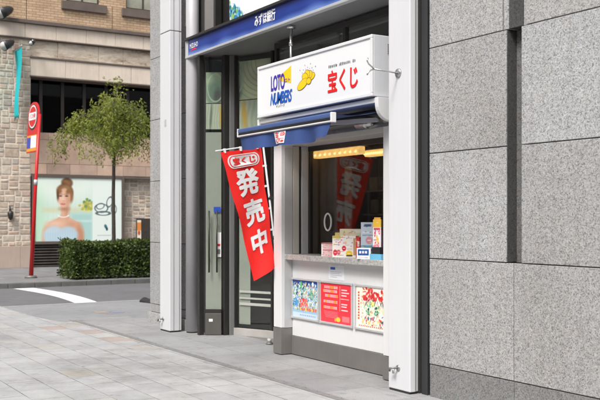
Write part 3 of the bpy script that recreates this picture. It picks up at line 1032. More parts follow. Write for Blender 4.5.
# ------------------------------------------------------------------ awning
AY = 4.50
ax0, ax1 = hit_y(237.5, 130, 4.465)[0], hit_y(330, 115, 4.465)[0]
aw = empty('awning', ((ax0+ax1)/2, 5.0, 2.3), 'blue retractable awning in a white cassette below the white sign', 'awning')
k = MB()
cy0, cy1, cz0, cz1 = 4.94, 5.19, 2.40, 2.612
prof = [(cy1, cz1), (cy0, cz1), (cy0, cz1 - .06)] + [(cy0 + .14 - .14*math.cos(t), cz1 - .06 - .15*math.sin(t)) for t in [math.pi/2*i/8 for i in range(1, 9)]] + [(cy1, cz0)]
ex1 = -6.70
for e0, e1 in ((ex1 - .05, ex1), (KL + .0, KL + .04)):
    k = MB(); k.prism(prof, lambda u, v, t: (t, u, v), e0, e1)
    k.build('end_cap', M['white_kiosk'], aw, bevel=.004)
k = MB(); k.box(KL + .042, ex1 - .052, 4.95, 5.19, 2.565, 2.61)
k.build('cassette', M['white_kiosk'], aw, bevel=.005)
k = MB(); k.tube([(KL + .05, 5.09, 2.485), (ex1 - .055, 5.09, 2.485)], .05, 16); k.build('roller', M['black'], aw)
k = MB(); k.tube([(-7.30, 5.13, 2.42), (-7.05, 5.13, 2.42)], .035, 14); k.tube([(-7.16, 5.13, 2.42), (-7.12, 5.13, 2.42)], .05, 14)
k.box(-8.6, -6.76, 5.15, 5.18, 2.37, 2.40); k.build('drive_motor', M['steel'], aw)
M['canvas'] = pm('blue_canvas', srgb(44, 66, 118), .8, .10, 4, bmp=.1, bscale=300)
# canopy fabric (slightly sagging) from roller to front bar
k = MB(); nx, ny = 24, 8
for j in range(ny + 1):
    for i in range(nx + 1):
        s, t = i / nx, j / ny
        k.v.append((ax0 + .02 + (ax1 - ax0 - .04)*s, 5.06 + (AY + .03 - 5.06)*t, 2.50 + (2.435 - 2.50)*t - .02*math.sin(math.pi*t)*(1 + .2*math.sin(7*s)))); k.c.append((1,1,1))
for j in range(ny):
    for i in range(nx):
        a = j*(nx+1)+i; k.f.append([a, a+1, a+nx+2, a+nx+1]); k.smooth.append(True)
k.build('canopy', M['canvas'], aw, recalc=False)
# front bar: blue top roll, dark slot, white lip
k = MB(); k.box(ax0, ax1, AY - .035, AY + .02, 2.402, 2.449); k.build('front_bar', pm('blue_bar', srgb(68, 90, 138), .4, .06, 4), aw, bevel=.014, seg=3)
k = MB(); k.box(ax0 + .005, ax1 - .005, AY - .028, AY + .018, 2.379, 2.401); k.build('slot', M['bronze'], aw)
k = MB(); k.box(ax0, ax1, AY - .034, AY + .02, 2.366, 2.378); k.build('lip', M['white_kiosk'], aw, bevel=.003)
k = MB(); k.box(ax1 + .001, ax1 + .018, AY - .036, AY + .021, 2.361, 2.451); k.build('bar_cap', M['white_kiosk'], aw, bevel=.006)
k = MB(); k.box(ax0 - .014, ax0 - .001, AY - .036, AY + .021, 2.361, 2.451); k.build('bar_cap', M['white_kiosk'], aw, bevel=.006)
# folding arms
k = MB()
for x, s in ((ax0 + .12, 1), (ax1 - .12, -1)):
    k = MB(); k.beam((x, 5.08, 2.43), (x + s*.42, 4.82, 2.42), .03, .04); k.beam((x + s*.42, 4.82, 2.42), (x + s*.2, AY + .05, 2.41), .028, .035)
    k.build('folding_arm', M['grey_metal'], aw)
# valance with soft waves
def valance(s, t):
    x = ax0 + .015 + (ax1 - ax0 - .03) * s
    amp = t * .03
    droop = .018 * math.sin(math.pi * s) + .010 * math.sin(11 * s) * t
    y = AY - .012 + amp * math.sin(17*s + .8) + amp * .6 * math.sin(31*s + 2) - .01 * t
    xs = x + (.02 if s > .5 else -.01) * 0
    taper = 0
    if s > .93: taper = (s - .93) / .07 * .06 * t
    return (x - taper, y, 2.362 - (.130 + droop) * t)
k = MB(); nx, ny = 90, 10
for j in range(ny + 1):
    for i in range(nx + 1):
        k.v.append(valance(i/nx, j/ny)); k.c.append((1,1,1))
for j in range(ny):
    for i in range(nx):
        a = j*(nx+1)+i; k.f.append([a, a+1, a+nx+2, a+nx+1]); k.smooth.append(True)
va = k.build('valance', M['canvas'], aw, recalc=False)
# red and white square badge printed on the valance
bs0 = (hit_y(275, 136, AY)[0] - ax0) / (ax1 - ax0); bs1 = (hit_y(287.5, 134, AY)[0] - ax0) / (ax1 - ax0)
def bfn(off):
    def f(u, v):
        p = valance(bs0 + (bs1 - bs0)*u, .86 - .80*v)
        return (p[0], p[1] - off, p[2])
    return f
def badge(U, V):
    P = Paint(U, V, 1.0, (240, 236, 236)); red = (214, 44, 48)
    P.ell(.76, .78, .20, .17, red, .03); P.rect(.58, .95, .62, .80, red)
    P.rect(.06, .46, .86, .93, red); P.rect(.22, .30, .55, .97, red); P.rect(.08, .44, .70, .76, red); P.ell(.26, .58, .17, .06, red, .03)
    P.ring(.74, .78, .10, .08, .018, (240, 236, 236)); P.ring(.30, .28, .20, .14, .035, red, rot=.4); P.rect(.52, .60, .10, .48, red)
    P.rect(.50, .94, .36, .44, (220, 90, 92)); P.ell(.80, .18, .15, .10, red, .03); P.rect(.08, .48, .05, .11, (224, 96, 98))
    return P.a
grid_paint('badge', M['print'], va, bfn(.005), 32, 32, badge)

# ------------------------------------------------------------------ red banner on its leaning pole
BX = -8.98
TL, TR, BR_, BL = Vector((BX, 4.49, 2.235)), Vector((BX, 5.005, 2.315)), Vector((BX, 5.165, .99)), Vector((BX, 4.91, .82))
ban = empty('banner_flag', (BX, 5.19, .5), 'red vertical banner with white Japanese lettering on a leaning white pole', 'banner')
def cloth(off=0.0):
    def f(u, v):           # v = 1 at the top
        t = 1 - v
        a = TL.lerp(TR, u); b = BL.lerp(BR_, u)
        p = a.lerp(b, t)
        # left edge bows a little, cloth ripples
        p.y += .020 * math.sin(math.pi * t) * (1 - u)
        p.x += .018 * math.sin(3.2*u + 5*t + .4) * (.2 + t) + .007*math.sin(9*u - 6*t + 1) + .006*math.sin(5*u + 17*t)*(.3 + t) + .03 * t * math.sin(2.2*u + .5) + off
        p.y += .006 * math.sin(13*t + .7)
        if t > .82: p.x += .05 * (t - .82) / .18 * u * (1-u) * 4 * .6
        return p
    return f
M['banner_red'] = pm('red_banner_cloth', srgb(232, 30, 24), .75, .04, 3, bmp=.06, bscale=400)
k = MB(); nx, ny = 24, 70
f0 = cloth()
for j in range(ny + 1):
    for i in range(nx + 1):
        k.v.append(tuple(f0(i/nx, 1 - j/ny))); k.c.append((1,1,1))
for j in range(ny):
    for i in range(nx):
        a = j*(nx+1)+i; k.f.append([a, a+nx+1, a+nx+2, a+1]); k.smooth.append(True)
cl = k.build('cloth', M['banner_red'], ban, recalc=False)
f1, f2 = cloth(.005), cloth(.008)
def flatpoly(mb, outline, fn):
    n = len(outline); c = (sum(p[0] for p in outline)/n, sum(p[1] for p in outline)/n)
    rings = 6
    vs = [fn(*c)]
    for r_ in range(1, rings + 1):
        vs += [fn(c[0] + (p[0]-c[0])*r_/rings, c[1] + (p[1]-c[1])*r_/rings) for p in outline]
    fs = [(0, 1 + i, 1 + (i+1) % n) for i in range(n)]
    for r_ in range(rings - 1):
        b0 = 1 + r_*n; b1 = b0 + n
        fs += [(b0+i, b1+i, b1+(i+1) % n, b0+(i+1) % n) for i in range(n)]
    mb.add(vs, fs)
def pill(cx, cy, hw, hh, k_):
    o = []
    er = hh * k_                   # end radius in u units
    for i in range(13): a = -math.pi/2 + math.pi*i/12; o.append((cx + hw - er + er*math.cos(a), cy + hh*math.sin(a)))
    for i in range(13): a = math.pi/2 + math.pi*i/12; o.append((cx - hw + er + er*math.cos(a), cy + hh*math.sin(a)))
    return o
KU = 2.6
k = MB(); flatpoly(k, pill(.5, .915, .41, .052, KU), cloth(.004)); k.build('plate', M['white_print'], cl)
k = MB(); flatpoly(k, pill(.5, .915, .375, .0445, KU), cloth(.006)); k.build('plate', M['banner_red'], cl)
k = MB(); flatpoly(k, pill(.5, .915, .35, .0385, KU), cloth(.008)); k.build('plate', M['white_print'], cl)
k = MB(); letter(k, "宝くじ", (.22, .79, .889, .943), cloth(.0105), .01, weight=.035, lift="x", sub=2); k.build('lettering', M['banner_red'], cl)
k = MB()
for ch, rc in (("発", (.20, .82, .640, .84)), ("売", (.22, .84, .405, .595)), ("中", (.26, .82, .165, .35))):
    k = MB(); letter(k, ch, rc, cloth(.0042), .01, weight=.03, lift="x", sub=3); k.build('lettering', M['white_print'], cl)
pt, pbm = Vector((BX, 4.998, 2.36)), Vector((BX, 5.27, .35))
k = MB(); k.tube([TR + Vector((0, .025, .03)), BR_ + Vector((0, .05, 0)), Vector((BX, 5.27, .35))], .011, 10)
k.build('pole', M['white_panel'], ban)
k = MB(); k.tube([TL + Vector((0, -.05, .012)), TR + Vector((0, .045, .035))], .008, 10); k.build('crossbar', M['white_panel'], ban)
for s in (.12, .5, .9):
    k = MB(); c = TL.lerp(TR, s); k.beam(c + Vector((.001, 0, -.015)), c + Vector((.001, -.006, .035)), .03, .02); k.build('loop', M['white_print'], ban)
for t in (.16, .33, .52, .70):
    k = MB(); c = TR.lerp(BR_, t); k.beam(c + Vector((0, -.010, 0)), c + Vector((0, .045, .008)), .010, .022); k.build('loop', M['white_print'], ban)
for z, y in ((1.75, 5.12), (1.3, 5.17)):
    k = MB(); k.beam((BX, y, z), (KL + .01, y + .05, z), .02, .03); k.tube([(BX, y - .005, z - .02), (BX, y, z + .02)], .018, 10); k.build('clamp', M['black'], ban)

# ------------------------------------------------------------------ posters in snap frames on the front panel
def poster(x0, x1, z0, z1, paint, label, nu=170, nv=130):
    y = KY - .003
    e = empty('framed_poster', ((x0+x1)/2, y, z0), label, 'poster', 'framed lottery posters under the counter')
    w = .022
    k = MB()
    k.box(x0, x1, y - .014, y, z1 - w, z1); k.box(x0, x1, y - .016, y, z0, z0 + w)
    k.box(x0, x0 + w*.8, y - .0135, y, z0 + w + .0005, z1 - w - .0005); k.box(x1 - w*1.1, x1, y - .0135, y, z0 + w + .0005, z1 - w - .0005)
    k.build('frame', M['alu'], e, bevel=.004)
    k = MB()
    for cx in (x0 + .012, x1 - .012):
        for cz in (z0 + .012, z1 - .012):
            k = MB(); k.obox((cx, y - .012, cz - .014), (.032, .014, .028)); k.build('corner', M['grey_metal'], e, bevel=.004)
    g0, g1, h0, h1 = x0 + w*.8, x1 - w*1.1, z0 + w, z1 - w
    grid_paint('print', M['print_gloss'], e, lambda u, v: (g0 + (g1-g0)*u, y - .004, h0 + (h1-h0)*v), nu, nv, paint)
    k = MB(); k.box(g0 - .001, g1 + .001, y - .003, y + .001, h0 - .001, h1 + .001); k.build('backing', M['kick'], e)
    return e
def paint_a(U, V):
    P = Paint(U, V, 1.25, (150, 190, 215)); r = random.Random(11)
    P.rect(-1, 3, .84, 2, (30, 62, 140), .03)
    cols = [(60, 140, 165), (225, 235, 235), (40, 110, 90), (235, 215, 120), (150, 195, 215), (45, 85, 160), (90, 165, 130), (225, 150, 130), (250, 250, 245), (30, 60, 90), (245, 235, 180)]
    for _ in range(520):
        P.ell(r.uniform(0, 1.25), r.uniform(.2, .92), r.uniform(.01, .045), r.uniform(.008, .035), r.choice(cols + [(240, 240, 235), (205, 225, 230), (190, 215, 200)]), .012, r.uniform(0, 3), .85)
    for _ in range(50):
        P.ell(r.uniform(.35, .75), r.uniform(.3, .5), r.uniform(.02, .05), r.uniform(.015, .04), r.choice([(235, 90, 80), (240, 130, 100), (225, 60, 70)]), .012, r.uniform(0, 3))
    P.ell(.93, .62, .13, .10, (85, 145, 120), .05, 0, .8); P.ell(.95, .60, .06, .05, (150, 200, 170), .04)
    P.ell(.14, .40, .12, .12, (75, 150, 205), .03); P.ell(.42, .88, .05, .10, (90, 190, 120), .03); P.ell(1.0, .92, .05, .06, (230, 240, 250), .02)
    for _ in range(160):
        P.ell(r.uniform(0, 1.25), r.uniform(.2, .9), r.uniform(.008, .02), r.uniform(.006, .02), r.choice([(250, 250, 245), (235, 240, 240), (40, 70, 110), (240, 220, 140)]), .01)
    P.rect(0, 1.25, 0, .13, (196, 214, 228), .02)
    for i in range(9):
        P.rect(.35 + i*.095, .42 + i*.095, .19, .27, (228, 92, 60) if i % 3 else (245, 190, 60), .012)
        P.rect(.36 + i*.09, .41 + i*.09, .05, .08, (120, 150, 190), .012)
    return P.a
def paint_b(U, V):
    P = Paint(U, V, 1.28, (232, 44, 58)); r = random.Random(4)
    P.lay(np.clip(.35 - V, 0, 1) * 1.2, (240, 80, 88))
    P.rect(.80, .815, .32, .95, (248, 190, 190), .01)
    for z, a, c in ((.90, .14, 0), (.80, .10, 0), (.68, .18, 1), (.53, .12, 2), (.38, .12, 3)):
        x = a
        while x < .70:
            w = r.uniform(.035, .06)
            col = (250, 215, 70) if (c + int(x * 8)) % 3 == 0 else (252, 235, 235)
            P.rect(x, x + w*.75, z - .032, z + .032, col, .012); P.rect(x + w*.2, x + w*.5, z - .012, z + .01, (232, 60, 70), .01)
            x += w + .008
    for z in (.86, .79, .72, .50, .44, .35):
        P.rect(.87, 1.12 + r.uniform(-.06, .06), z - .014, z + .014, (252, 220, 222), .01)
    P.rect(.84, 1.18, .625, .64, (250, 215, 215), .008)
    for i in range(5):
        P.rect(.12 + .02*i, .72, .27 - i*.035, .278 - i*.035, (248, 170, 176), .008)
    P.ell(.74, .10, .09, .06, (250, 205, 60), .02); P.ell(.62, .08, .04, .04, (250, 170, 60), .02)
    P.rect(.90, 1.2, .06, .20, (240, 120, 125), .02)
    return P.a
def paint_c(U, V):
    P = Paint(U, V, 1.25, (246, 240, 226)); r = random.Random(9)
    for _ in range(90):
        P.ell(r.uniform(0, 1.25), r.uniform(0, 1), r.uniform(.02, .07), r.uniform(.02, .07), r.choice([(250, 244, 228), (244, 230, 200), (250, 248, 242), (240, 224, 204)]), .03, 0, .8)
    def clump(cx, cy, sx_, sy_, cols, n, s0, s1):
        for _ in range(n):
            P.ell(r.gauss(cx, sx_), r.gauss(cy, sy_), r.uniform(s0, s1), r.uniform(s0, s1)*r.uniform(.5, 1.3), r.choice(cols), .012, r.uniform(0, 3), .9)
    for _ in range(230):
        P.ell(r.uniform(.16, 1.22), r.uniform(.08, .96), r.uniform(.008, .03), r.uniform(.008, .028), r.choice([(240, 180, 90), (236, 150, 110), (250, 225, 150), (150, 205, 170), (235, 120, 110), (200, 160, 130), (250, 240, 225), (245, 205, 185)]), .01, r.uniform(0, 3), .85)
    for cx, cy in ((.42, .80), (.70, .82), (1.0, .80)):
        clump(cx, cy, .07, .07, [(220, 46, 46), (236, 70, 60), (200, 30, 40)], 26, .02, .06)
        clump(cx + .01, cy - .02, .03, .03, [(246, 205, 180), (250, 225, 200)], 6, .015, .035)
        for q in range(6):
            P.ell(cx + r.uniform(-.10, .10), cy - r.uniform(.10, .24), .010, r.uniform(.04, .08), (40, 34, 40), .01, r.uniform(-.5, .5))
    for cx, cy in ((.46, .50), (.76, .48)):
        clump(cx, cy, .05, .08, [(120, 205, 150), (90, 180, 130), (170, 225, 180)], 16, .015, .045)
        clump(cx, cy - .08, .03, .07, [(35, 40, 40), (60, 60, 64)], 8, .008, .03)
        clump(cx, cy + .13, .025, .02, [(248, 212, 188)], 4, .015, .03)
    for cx in (.35, .62, .95):
        clump(cx, .20, .06, .05, [(90, 110, 140), (60, 80, 110), (225, 70, 60), (245, 240, 238), (250, 215, 120)], 22, .012, .04)
    for i in range(10):
        P.rect(.06, .12, .2 + i*.07, .245 + i*.07, (225, 70, 55), .012)
    for i in range(16):
        P.rect(.1 + i*.07, .14 + i*.07, .04, .07, (200, 90, 60), .01)
    P.ell(1.05, .45, .09, .10, (240, 225, 120), .02); P.ell(.62, .62, .05, .05, (250, 240, 120), .02)
    return P.a
poster(-8.770, -8.215, .412, .862, paint_a, 'framed poster with blue and green splashes, next to the left post')
poster(-8.195, -7.590, .412, .862, paint_b, 'framed red poster with white and yellow lines, in the middle')
poster(-7.545, -6.945, .412, .862, paint_c, 'framed cream poster with red and green figures, beside the right post')
# paper notice
nx0, nz1 = hit_y(329, 264.5, KY); nx1, nz0 = hit_y(344.5, 281, KY)
nt_ = empty('paper_notice', ((nx0+nx1)/2, KY, nz0), 'small white paper notice taped below the stone counter', 'notice')
k = MB(); k.box(nx0, nx1, KY - .003, KY - .001, .88, 1.035); k.build('sheet', pm('paper', (.78, .79, .82), .7, .03, 8), nt_)
k = MB(); k.box(nx0 + .035, nx0 + .12, KY - .0055, KY - .0035, .985, 1.01); k.build('heading', M['azure_print'], nt_)
k = MB()
for i, w in enumerate((.2, .17, .21, .12)):
    k.box(nx0 + .035, nx0 + .035 + w, KY - .0055, KY - .0035, .962 - i*.018, .966 - i*.018)
k.build('small_print', pm('grey_ink', (.45, .45, .5), .6), nt_)

# ------------------------------------------------------------------ goods on the counter
CZ = 1.1205
def pack(name, pxa, pxb, pytop, Y, depth, rz, base, label, cat, marks=(), top=None, z0=None):
    """carton whose front spans the photo columns pxa..pxb; marks=(u0,u1,v0,v1,rgb)"""
    xa_, zt = hit_y(pxa, pytop, Y); xb_, _ = hit_y(pxb, pytop, Y)
    z = CZ if z0 is None else z0
    h = zt - z
    app = (pxb - pxa) * math.hypot((xa_+xb_)/2, Y) * 1.18 / FPX
    c = Vector(((xa_+xb_)/2, Y, z))
    e = empty(name, c, label, cat, 'goods set out on the booth counter')
    # turned towards the street corner so that the front is square to passers-by
    cr, sr = math.cos(rz), math.sin(rz)
    w = app / (abs(math.cos(rz - (math.pi/2 - ANG))) + depth/app*abs(math.sin(rz - (math.pi/2 - ANG))))
    k = MB(); k.obox(c, (w, depth, h), rz); body = k.build('carton', base, e, bevel=.002)
    ux, uy = Vector((cr, sr, 0)), Vector((sr, -cr, 0))
    def fn(side, off):
        def f(u, v):
            if side == 'f': p = c + ux*(u - .5)*w + uy*(depth/2 + off)
            else: p = c + ux*(w/2 + off) - uy*(u - .5)*depth
            return p + Vector((0, 0, v*h))
        return f
    def paint_side(marks_, base_rgb):
        def pt(U, V):
            P = Paint(U, V, 1.0, base_rgb)
            for m in marks_:
                if m[0] == 'e':
                    P.ell(*m[1:6], .02)
                    if m[3] > .04: P.rect(m[1]-m[3]*.5, m[1]+m[3]*.5, m[2]-.012, m[2]+.012, (250, 246, 240), .012)
                else: P.rect(*m[1:6], .012)
            q = random.Random(int(abs(c.x)*1e4))
            for _ in range(16):
                x_, y_ = q.uniform(.05, .7), q.uniform(.06, .94)
                P.rect(x_, x_ + q.uniform(.08, .26), y_ - .010, y_ + .010, q.choice([(120, 110, 130), (200, 90, 100), (90, 110, 150), (235, 225, 215), (150, 130, 110)]), .010, .75)
            return P.a
        return pt
    rgb = marks[0]
    grid_paint('printed_face', M['print'], body, fn('f', .0015), 64, 64, paint_side(marks[1:], rgb))
    grid_paint('printed_face', M['print'], body, fn('s', .0015), 40, 64, paint_side(marks[1:], tuple(x*.97 for x in rgb)))
    return e, c, w, h, ux, uy
cream = pm('cream_card', srgb(240, 228, 196), .6, .05, 9)
white_c = pm('white_card', srgb(244, 240, 236), .6, .04, 9)
pink_c = pm('pink_card', srgb(240, 190, 190), .6, .05, 9)
blue_c = pm('pale_blue_card', srgb(178, 205, 222), .55, .05, 9)
red_c = pm('red_card', srgb(214, 50, 52), .55, .05, 9)
r = random.Random(21)
def dots(n, cols, a=.05, b=.95, s0=.02, s1=.05):
    return [('e', r.uniform(.05, .95), r.uniform(a, b), r.uniform(s0, s1), r.uniform(s0, s1), r.choice(cols)) for _ in range(n)]
RZ = R(38)
pack('ticket_box', 323, 336, 242.5, 5.31, .10, R(30), pink_c, 'low pink and white box at the left end of the counter goods', 'box',
     ((244, 205, 205), ('r', 0, 1, .42, .5, (200, 120, 125)), ('r', 0, .12, 0, 1, (250, 245, 240)), *dots(9, [(226, 110, 120), (250, 235, 235)], .05, .4), ('r', 0, 1, .9, 1, (190, 110, 110))))
pack('candy_box', 334.8, 357, 235.5, 5.30, .11, RZ, white_c, 'white box with red and yellow prints in front of the cream box', 'box',
     ((246, 240, 232), *dots(16, [(240, 170, 190), (235, 140, 160), (250, 200, 120), (180, 140, 200)], .5, .95, .02, .04), ('e', .12, .22, .09, .14, (225, 40, 55)), ('e', .27, .24, .08, .12, (235, 90, 100)),
      ('e', .50, .42, .09, .12, (220, 30, 45)), ('e', .72, .18, .14, .14, (245, 205, 40)), ('r', .60, .86, .05, .12, (60, 60, 60)), ('r', 0, .36, .88, 1, (214, 190, 90)), ('r', .9, 1, .1, .9, (200, 160, 110))))
pack('tall_carton', 342, 363.5, 228.8, 5.40, .10, RZ, cream, 'cream box with folded top standing behind the white printed box', 'box',
     ((242, 230, 198), ('e', .2, .82, .05, .10, (214, 180, 90)), ('e', .38, .80, .05, .06, (225, 205, 150)), ('r', .66, 1, .86, .96, (250, 245, 235)), *dots(6, [(225, 200, 140), (250, 244, 230)], .5, .9)))
pack('snack_box', 336, 345, 232.5, 5.38, .07, RZ, cream, 'small box with yellow top half hidden behind the white printed box', 'box',
     ((236, 214, 120), ('r', 0, 1, 0, .5, (248, 244, 236)), *dots(5, [(214, 160, 60), (250, 240, 200)], .5, .9)))
pack('striped_packet', 351, 359, 239, 5.345, .05, R(30), red_c, 'slim red striped packet squeezed between the cream and red packets', 'box',
     ((236, 90, 88), ('r', .2, .35, 0, 1, (248, 236, 232)), ('r', .6, .75, 0, 1, (248, 236, 232)), ('r', 0, 1, .85, 1, (250, 225, 160))))
pack('red_packet', 357.5, 368.5, 237, 5.37, .06, R(30), red_c, 'red and white packet standing behind the blue labelled white box', 'box',
     ((222, 58, 60), ('r', .1, .5, .55, .8, (245, 225, 220)), ('r', .55, .9, .2, .5, (250, 238, 232)), ('r', .3, .42, 0, 1, (120, 30, 35)), *dots(5, [(250, 240, 240)], .3, .9)))
pack('label_box', 358.2, 371.8, 247.6, 5.245, .08, RZ, white_c, 'white box with a dark blue label on the counter edge', 'box',
     ((244, 244, 246), ('r', .08, .86, .32, .88, (28, 84, 160)), ('r', .18, .32, .5, .72, (235, 240, 248)), ('r', .38, .52, .5, .72, (235, 240, 248)), ('r', .58, .74, .5, .72, (235, 240, 248)), ('r', .1, .8, .12, .17, (190, 195, 205))))
pack('blue_carton', 362.3, 375.5, 222.3, 5.37, .07, RZ, blue_c, 'tall pale blue carton standing behind the small boxes', 'box',
     ((206, 220, 230), ('r', .2, .75, .88, .95, (70, 95, 130)), ('r', 0, 1, .0, .36, (120, 170, 190)), ('e', .6, .5, .25, .10, (230, 150, 165)), ('r', .1, .7, .62, .66, (150, 170, 190)), ('r', .1, .6, .7, .74, (235, 240, 245))))
e, c, w, h, ux, uy = pack('stick_pack', 373.8, 381.5, 219.5, 5.30, .045, RZ, white_c, 'slim white pack with red spots and orange top by the right post', 'box',
     ((246, 236, 238), *dots(10, [(222, 40, 80), (235, 90, 120), (245, 190, 60)], .08, .7, .06, .1), ('r', 0, 1, .80, 1, (240, 190, 60)), ('r', .1, .9, .74, .79, (210, 60, 70))))
k = MB(); k.obox(c + Vector((0, 0, h)), (w*.8, .03, .02), RZ); k.build('lid', pm('orange_cap', srgb(235, 165, 50), .5), e, bevel=.004)
xa_, _ = hit_y(371.8, 255, 5.23); xb_, _ = hit_y(383, 255, 5.23)
e = empty('leaflet_tray', ((xa_+xb_)/2, 5.235, CZ), 'light blue tray with black box at the right end of the counter', 'tray', 'goods set out on the booth counter')
k = MB(); k.box(xa_, xb_, 5.205, 5.275, CZ, CZ + .008)
k.box(xa_, xb_, 5.205, 5.209, CZ + .0085, CZ + .055); k.box(xa_, xb_, 5.271, 5.275, CZ + .0085, CZ + .055); k.box(xb_ - .004, xb_, 5.2095, 5.2705, CZ + .0085, CZ + .055)
k.build('tray', pm('blue_tray', srgb(110, 185, 220), .4, .05, 6), e)
k = MB(); k.box(xa_ + .02, xb_ - .03, 5.215, 5.265, CZ + .009, CZ + .12); k.build('insert', M['black'], e, bevel=.003)

# ------------------------------------------------------------------ fittings on columns and ground
hx, hz_ = hit_y(398.5, 73, COLF)
e = empty('flag_holder', (hx, COLF, hz_), 'forked steel rod holder sticking out of the near white column', 'bracket')
k = MB(); k.tube([(hx, COLF - .012, hz_), (hx, COLF - .0005, hz_)], [.036, .042], 20); k.build('plate', M['steel'], e)
tip = Vector((hx, COLF - .26, hz_ + .012))
k = MB(); k.tube([(hx, COLF - .012, hz_), tip], .0075, 10); k.build('rod', M['steel'], e)
k = MB(); k.tube([tip, tip + Vector((0, -.03, .02)), tip + Vector((0, -.06, .04)), tip + Vector((0, -.075, .065)), tip + Vector((0, -.065, .09))], .0065, 8)
k.build('prong', M['steel'], e)
k = MB(); k.tube([tip, tip + Vector((0, -.03, -.008)), tip + Vector((0, -.06, -.03)), tip + Vector((0, -.075, -.055))], .0065, 8)
k.build('prong', M['steel'], e)
def tap(px, py, label):
    x, z = hit_y(px, py, COLF)
    e = empty('wall_hook', (x, COLF, z), label, 'hook', 'small steel hooks low on the white columns')
    k = MB(); k.tube([(x, COLF - .008, z), (x, COLF - .0005, z)], .026, 14); k.build('plate', M['steel'], e)
    k = MB(); k.tube([(x, COLF - .008, z), (x - .02, COLF - .05, z), (x - .045, COLF - .06, z - .003), (x - .055, COLF - .055, z - .03)], .010, 8); k.build('hook', M['kick'], e)
    k = MB(); k.tube([(x - .02, COLF - .045, z - .008), (x - .02, COLF - .04, z - .045)], .011, 8); k.build('stem', M['steel'], e)
tap(398.5, 368, 'small steel hook low on the near white column')
tap(163.5, 319, 'small steel hook low on the far white column')
# door stop beside the booth
dx, dy = hit_z(269.5, 344.5, .004)
e = empty('door_stop', (dx, dy, .004), 'small metal door stop on the ground left of the booth', 'door stop')
k = MB(); k.tube([(dx, dy, .004), (dx, dy, .03)], [.045, .04], 16); k.build('base', M['kick'], e)
k = MB(); k.tube([(dx, dy, .03), (dx, dy, .075)], [.022, .028], 14); k.build('bumper', pm('pale_rubber', (.5, .5, .48), .6), e)
# black rubber ramp end by the granite corner
bx_, by_ = hit_z(146, 303, 0)
k = MB()
prof = [(0, 0), (.12, 0), (.11, .03), (.05, .07), (0, .075)]
k.prism(prof, lambda u, v, t: (bx_ + t*.5, by_ + .12 - u + t*.10, v*(.75 - t)), -.45, .22)
tag(k.build('rubber_wedge', M['black'], bevel=.01), 'low black rubber kerb wedge beside the granite corner', 'wedge')

# ================================================================== FAR BUILDING
BXF = -27.6
def by(px, py=200): return hit_x(px, py, BXF)[0]
def bz(px, py): return hit_x(px, py, BXF)[1]
fbld = empty('stone_building', (BXF - 3, 9, FZ), 'beige stone and brick building across the side street with dark strip windows', 'building')
Yp0, Yp1 = -2.0, by(30.5)               # stone pier
Yend = 20.0
zl = [bz(75, p) for p in (133, 84, 62, 56, 45, 27.5)]
Zs, Zl0, Zl1, Zr0, Zr1, Zb = bz(75, 134), bz(75, 79), bz(75, 62), bz(75, 60), bz(75, 44), bz(75, 27.5)
M['cream_stone'] = pm('cream_stone', (.66, .565, .47), .8, .10, 1.5, streak=.35, bmp=.15, bscale=40)
M['brown_stone'] = pm('brown_ledge_stone', (.13, .10, .085), .8, .15, 3)
stone_cols = [(.60, .485, .38), (.64, .54, .44), (.54, .435, .34), (.62, .505, .40), (.56, .49, .42), (.66, .57, .47), (.47, .40, .34), (.61, .46, .36)]
M['rough_stone'] = attr_mat('rough_stone', .85, .3, .35, 9, .6)
def rubble(mb, y0, y1, z0, z1, seed, x=BXF, lo=.16, hi=.46, proud=.02):
    r = random.Random(seed)
    def split(a, b, c, d):
        w, h = b - a, d - c
        if w > hi or (w > lo*2.0 and h < w*.5 and r.random() < .8):
            s = a + w * r.uniform(.35, .65); split(a, s, c, d); split(s, b, c, d); return
        if h > hi*.62 or (h > .22 and r.random() < .6):
            s = c + h * r.uniform(.35, .65); split(a, b, c, s); split(a, b, s, d); return
        col = r.choice(stone_cols); k = r.uniform(.9, 1.12)
        g_ = .017; p = r.uniform(.4, 1.2) * proud
        e = .012
        v = [(x, a+g_, c+g_), (x, b-g_, c+g_), (x, b-g_, d-g_), (x, a+g_, d-g_),
             (x+p, a+g_+e*r.uniform(.5, 1.6), c+g_+e), (x+p*r.uniform(.7, 1.2), b-g_-e, c+g_+e*r.uniform(.5, 1.6)), (x+p, b-g_-e*r.uniform(.5, 1.6), d-g_-e), (x+p*r.uniform(.7, 1.2), a+g_+e, d-g_-e*r.uniform(.5, 1.6))]
        mb.add(v, [(4,5,6,7), (0,1,5,4), (1,2,6,5), (2,3,7,6), (3,0,4,7)], tuple(q*k for q in col))
    # rough bands first, then random ashlar
    zc = z0
    while zc < z1 - .05:
        h = min(r.uniform(.30, .55), z1 - zc)
        if z1 - zc - h < .15: h = z1 - zc
        yc = y0
        while yc < y1 - .02:
            w = min(r.uniform(.5, .9), y1 - yc)
            if y1 - yc - w < .2: w = y1 - yc
            split(yc, yc + w, zc, zc + h); yc += w
        zc += h
rb = MB()
Zpb = bz(15, 246)
rubble(rb, Yp0, Yp1, Zpb, Zr1 - .02, 1)
rubble(rb, by(125.5), Yend, .9, bz(140, 174), 2, x=BXF - .25)
rb.build('rubble_masonry', M['rough_stone'], fbld)
rb = MB(); rb.box(BXF - 3, BXF - .001, Yp0, Yp1 - .002, FZ, Zr1)
rb.box(BXF - .9, BXF - .252, by(123), Yend, FZ, bz(140, 172))
rb.build('mortar_core', pm('mortar', (.66, .59, .50), .9, .1, 6), fbld)
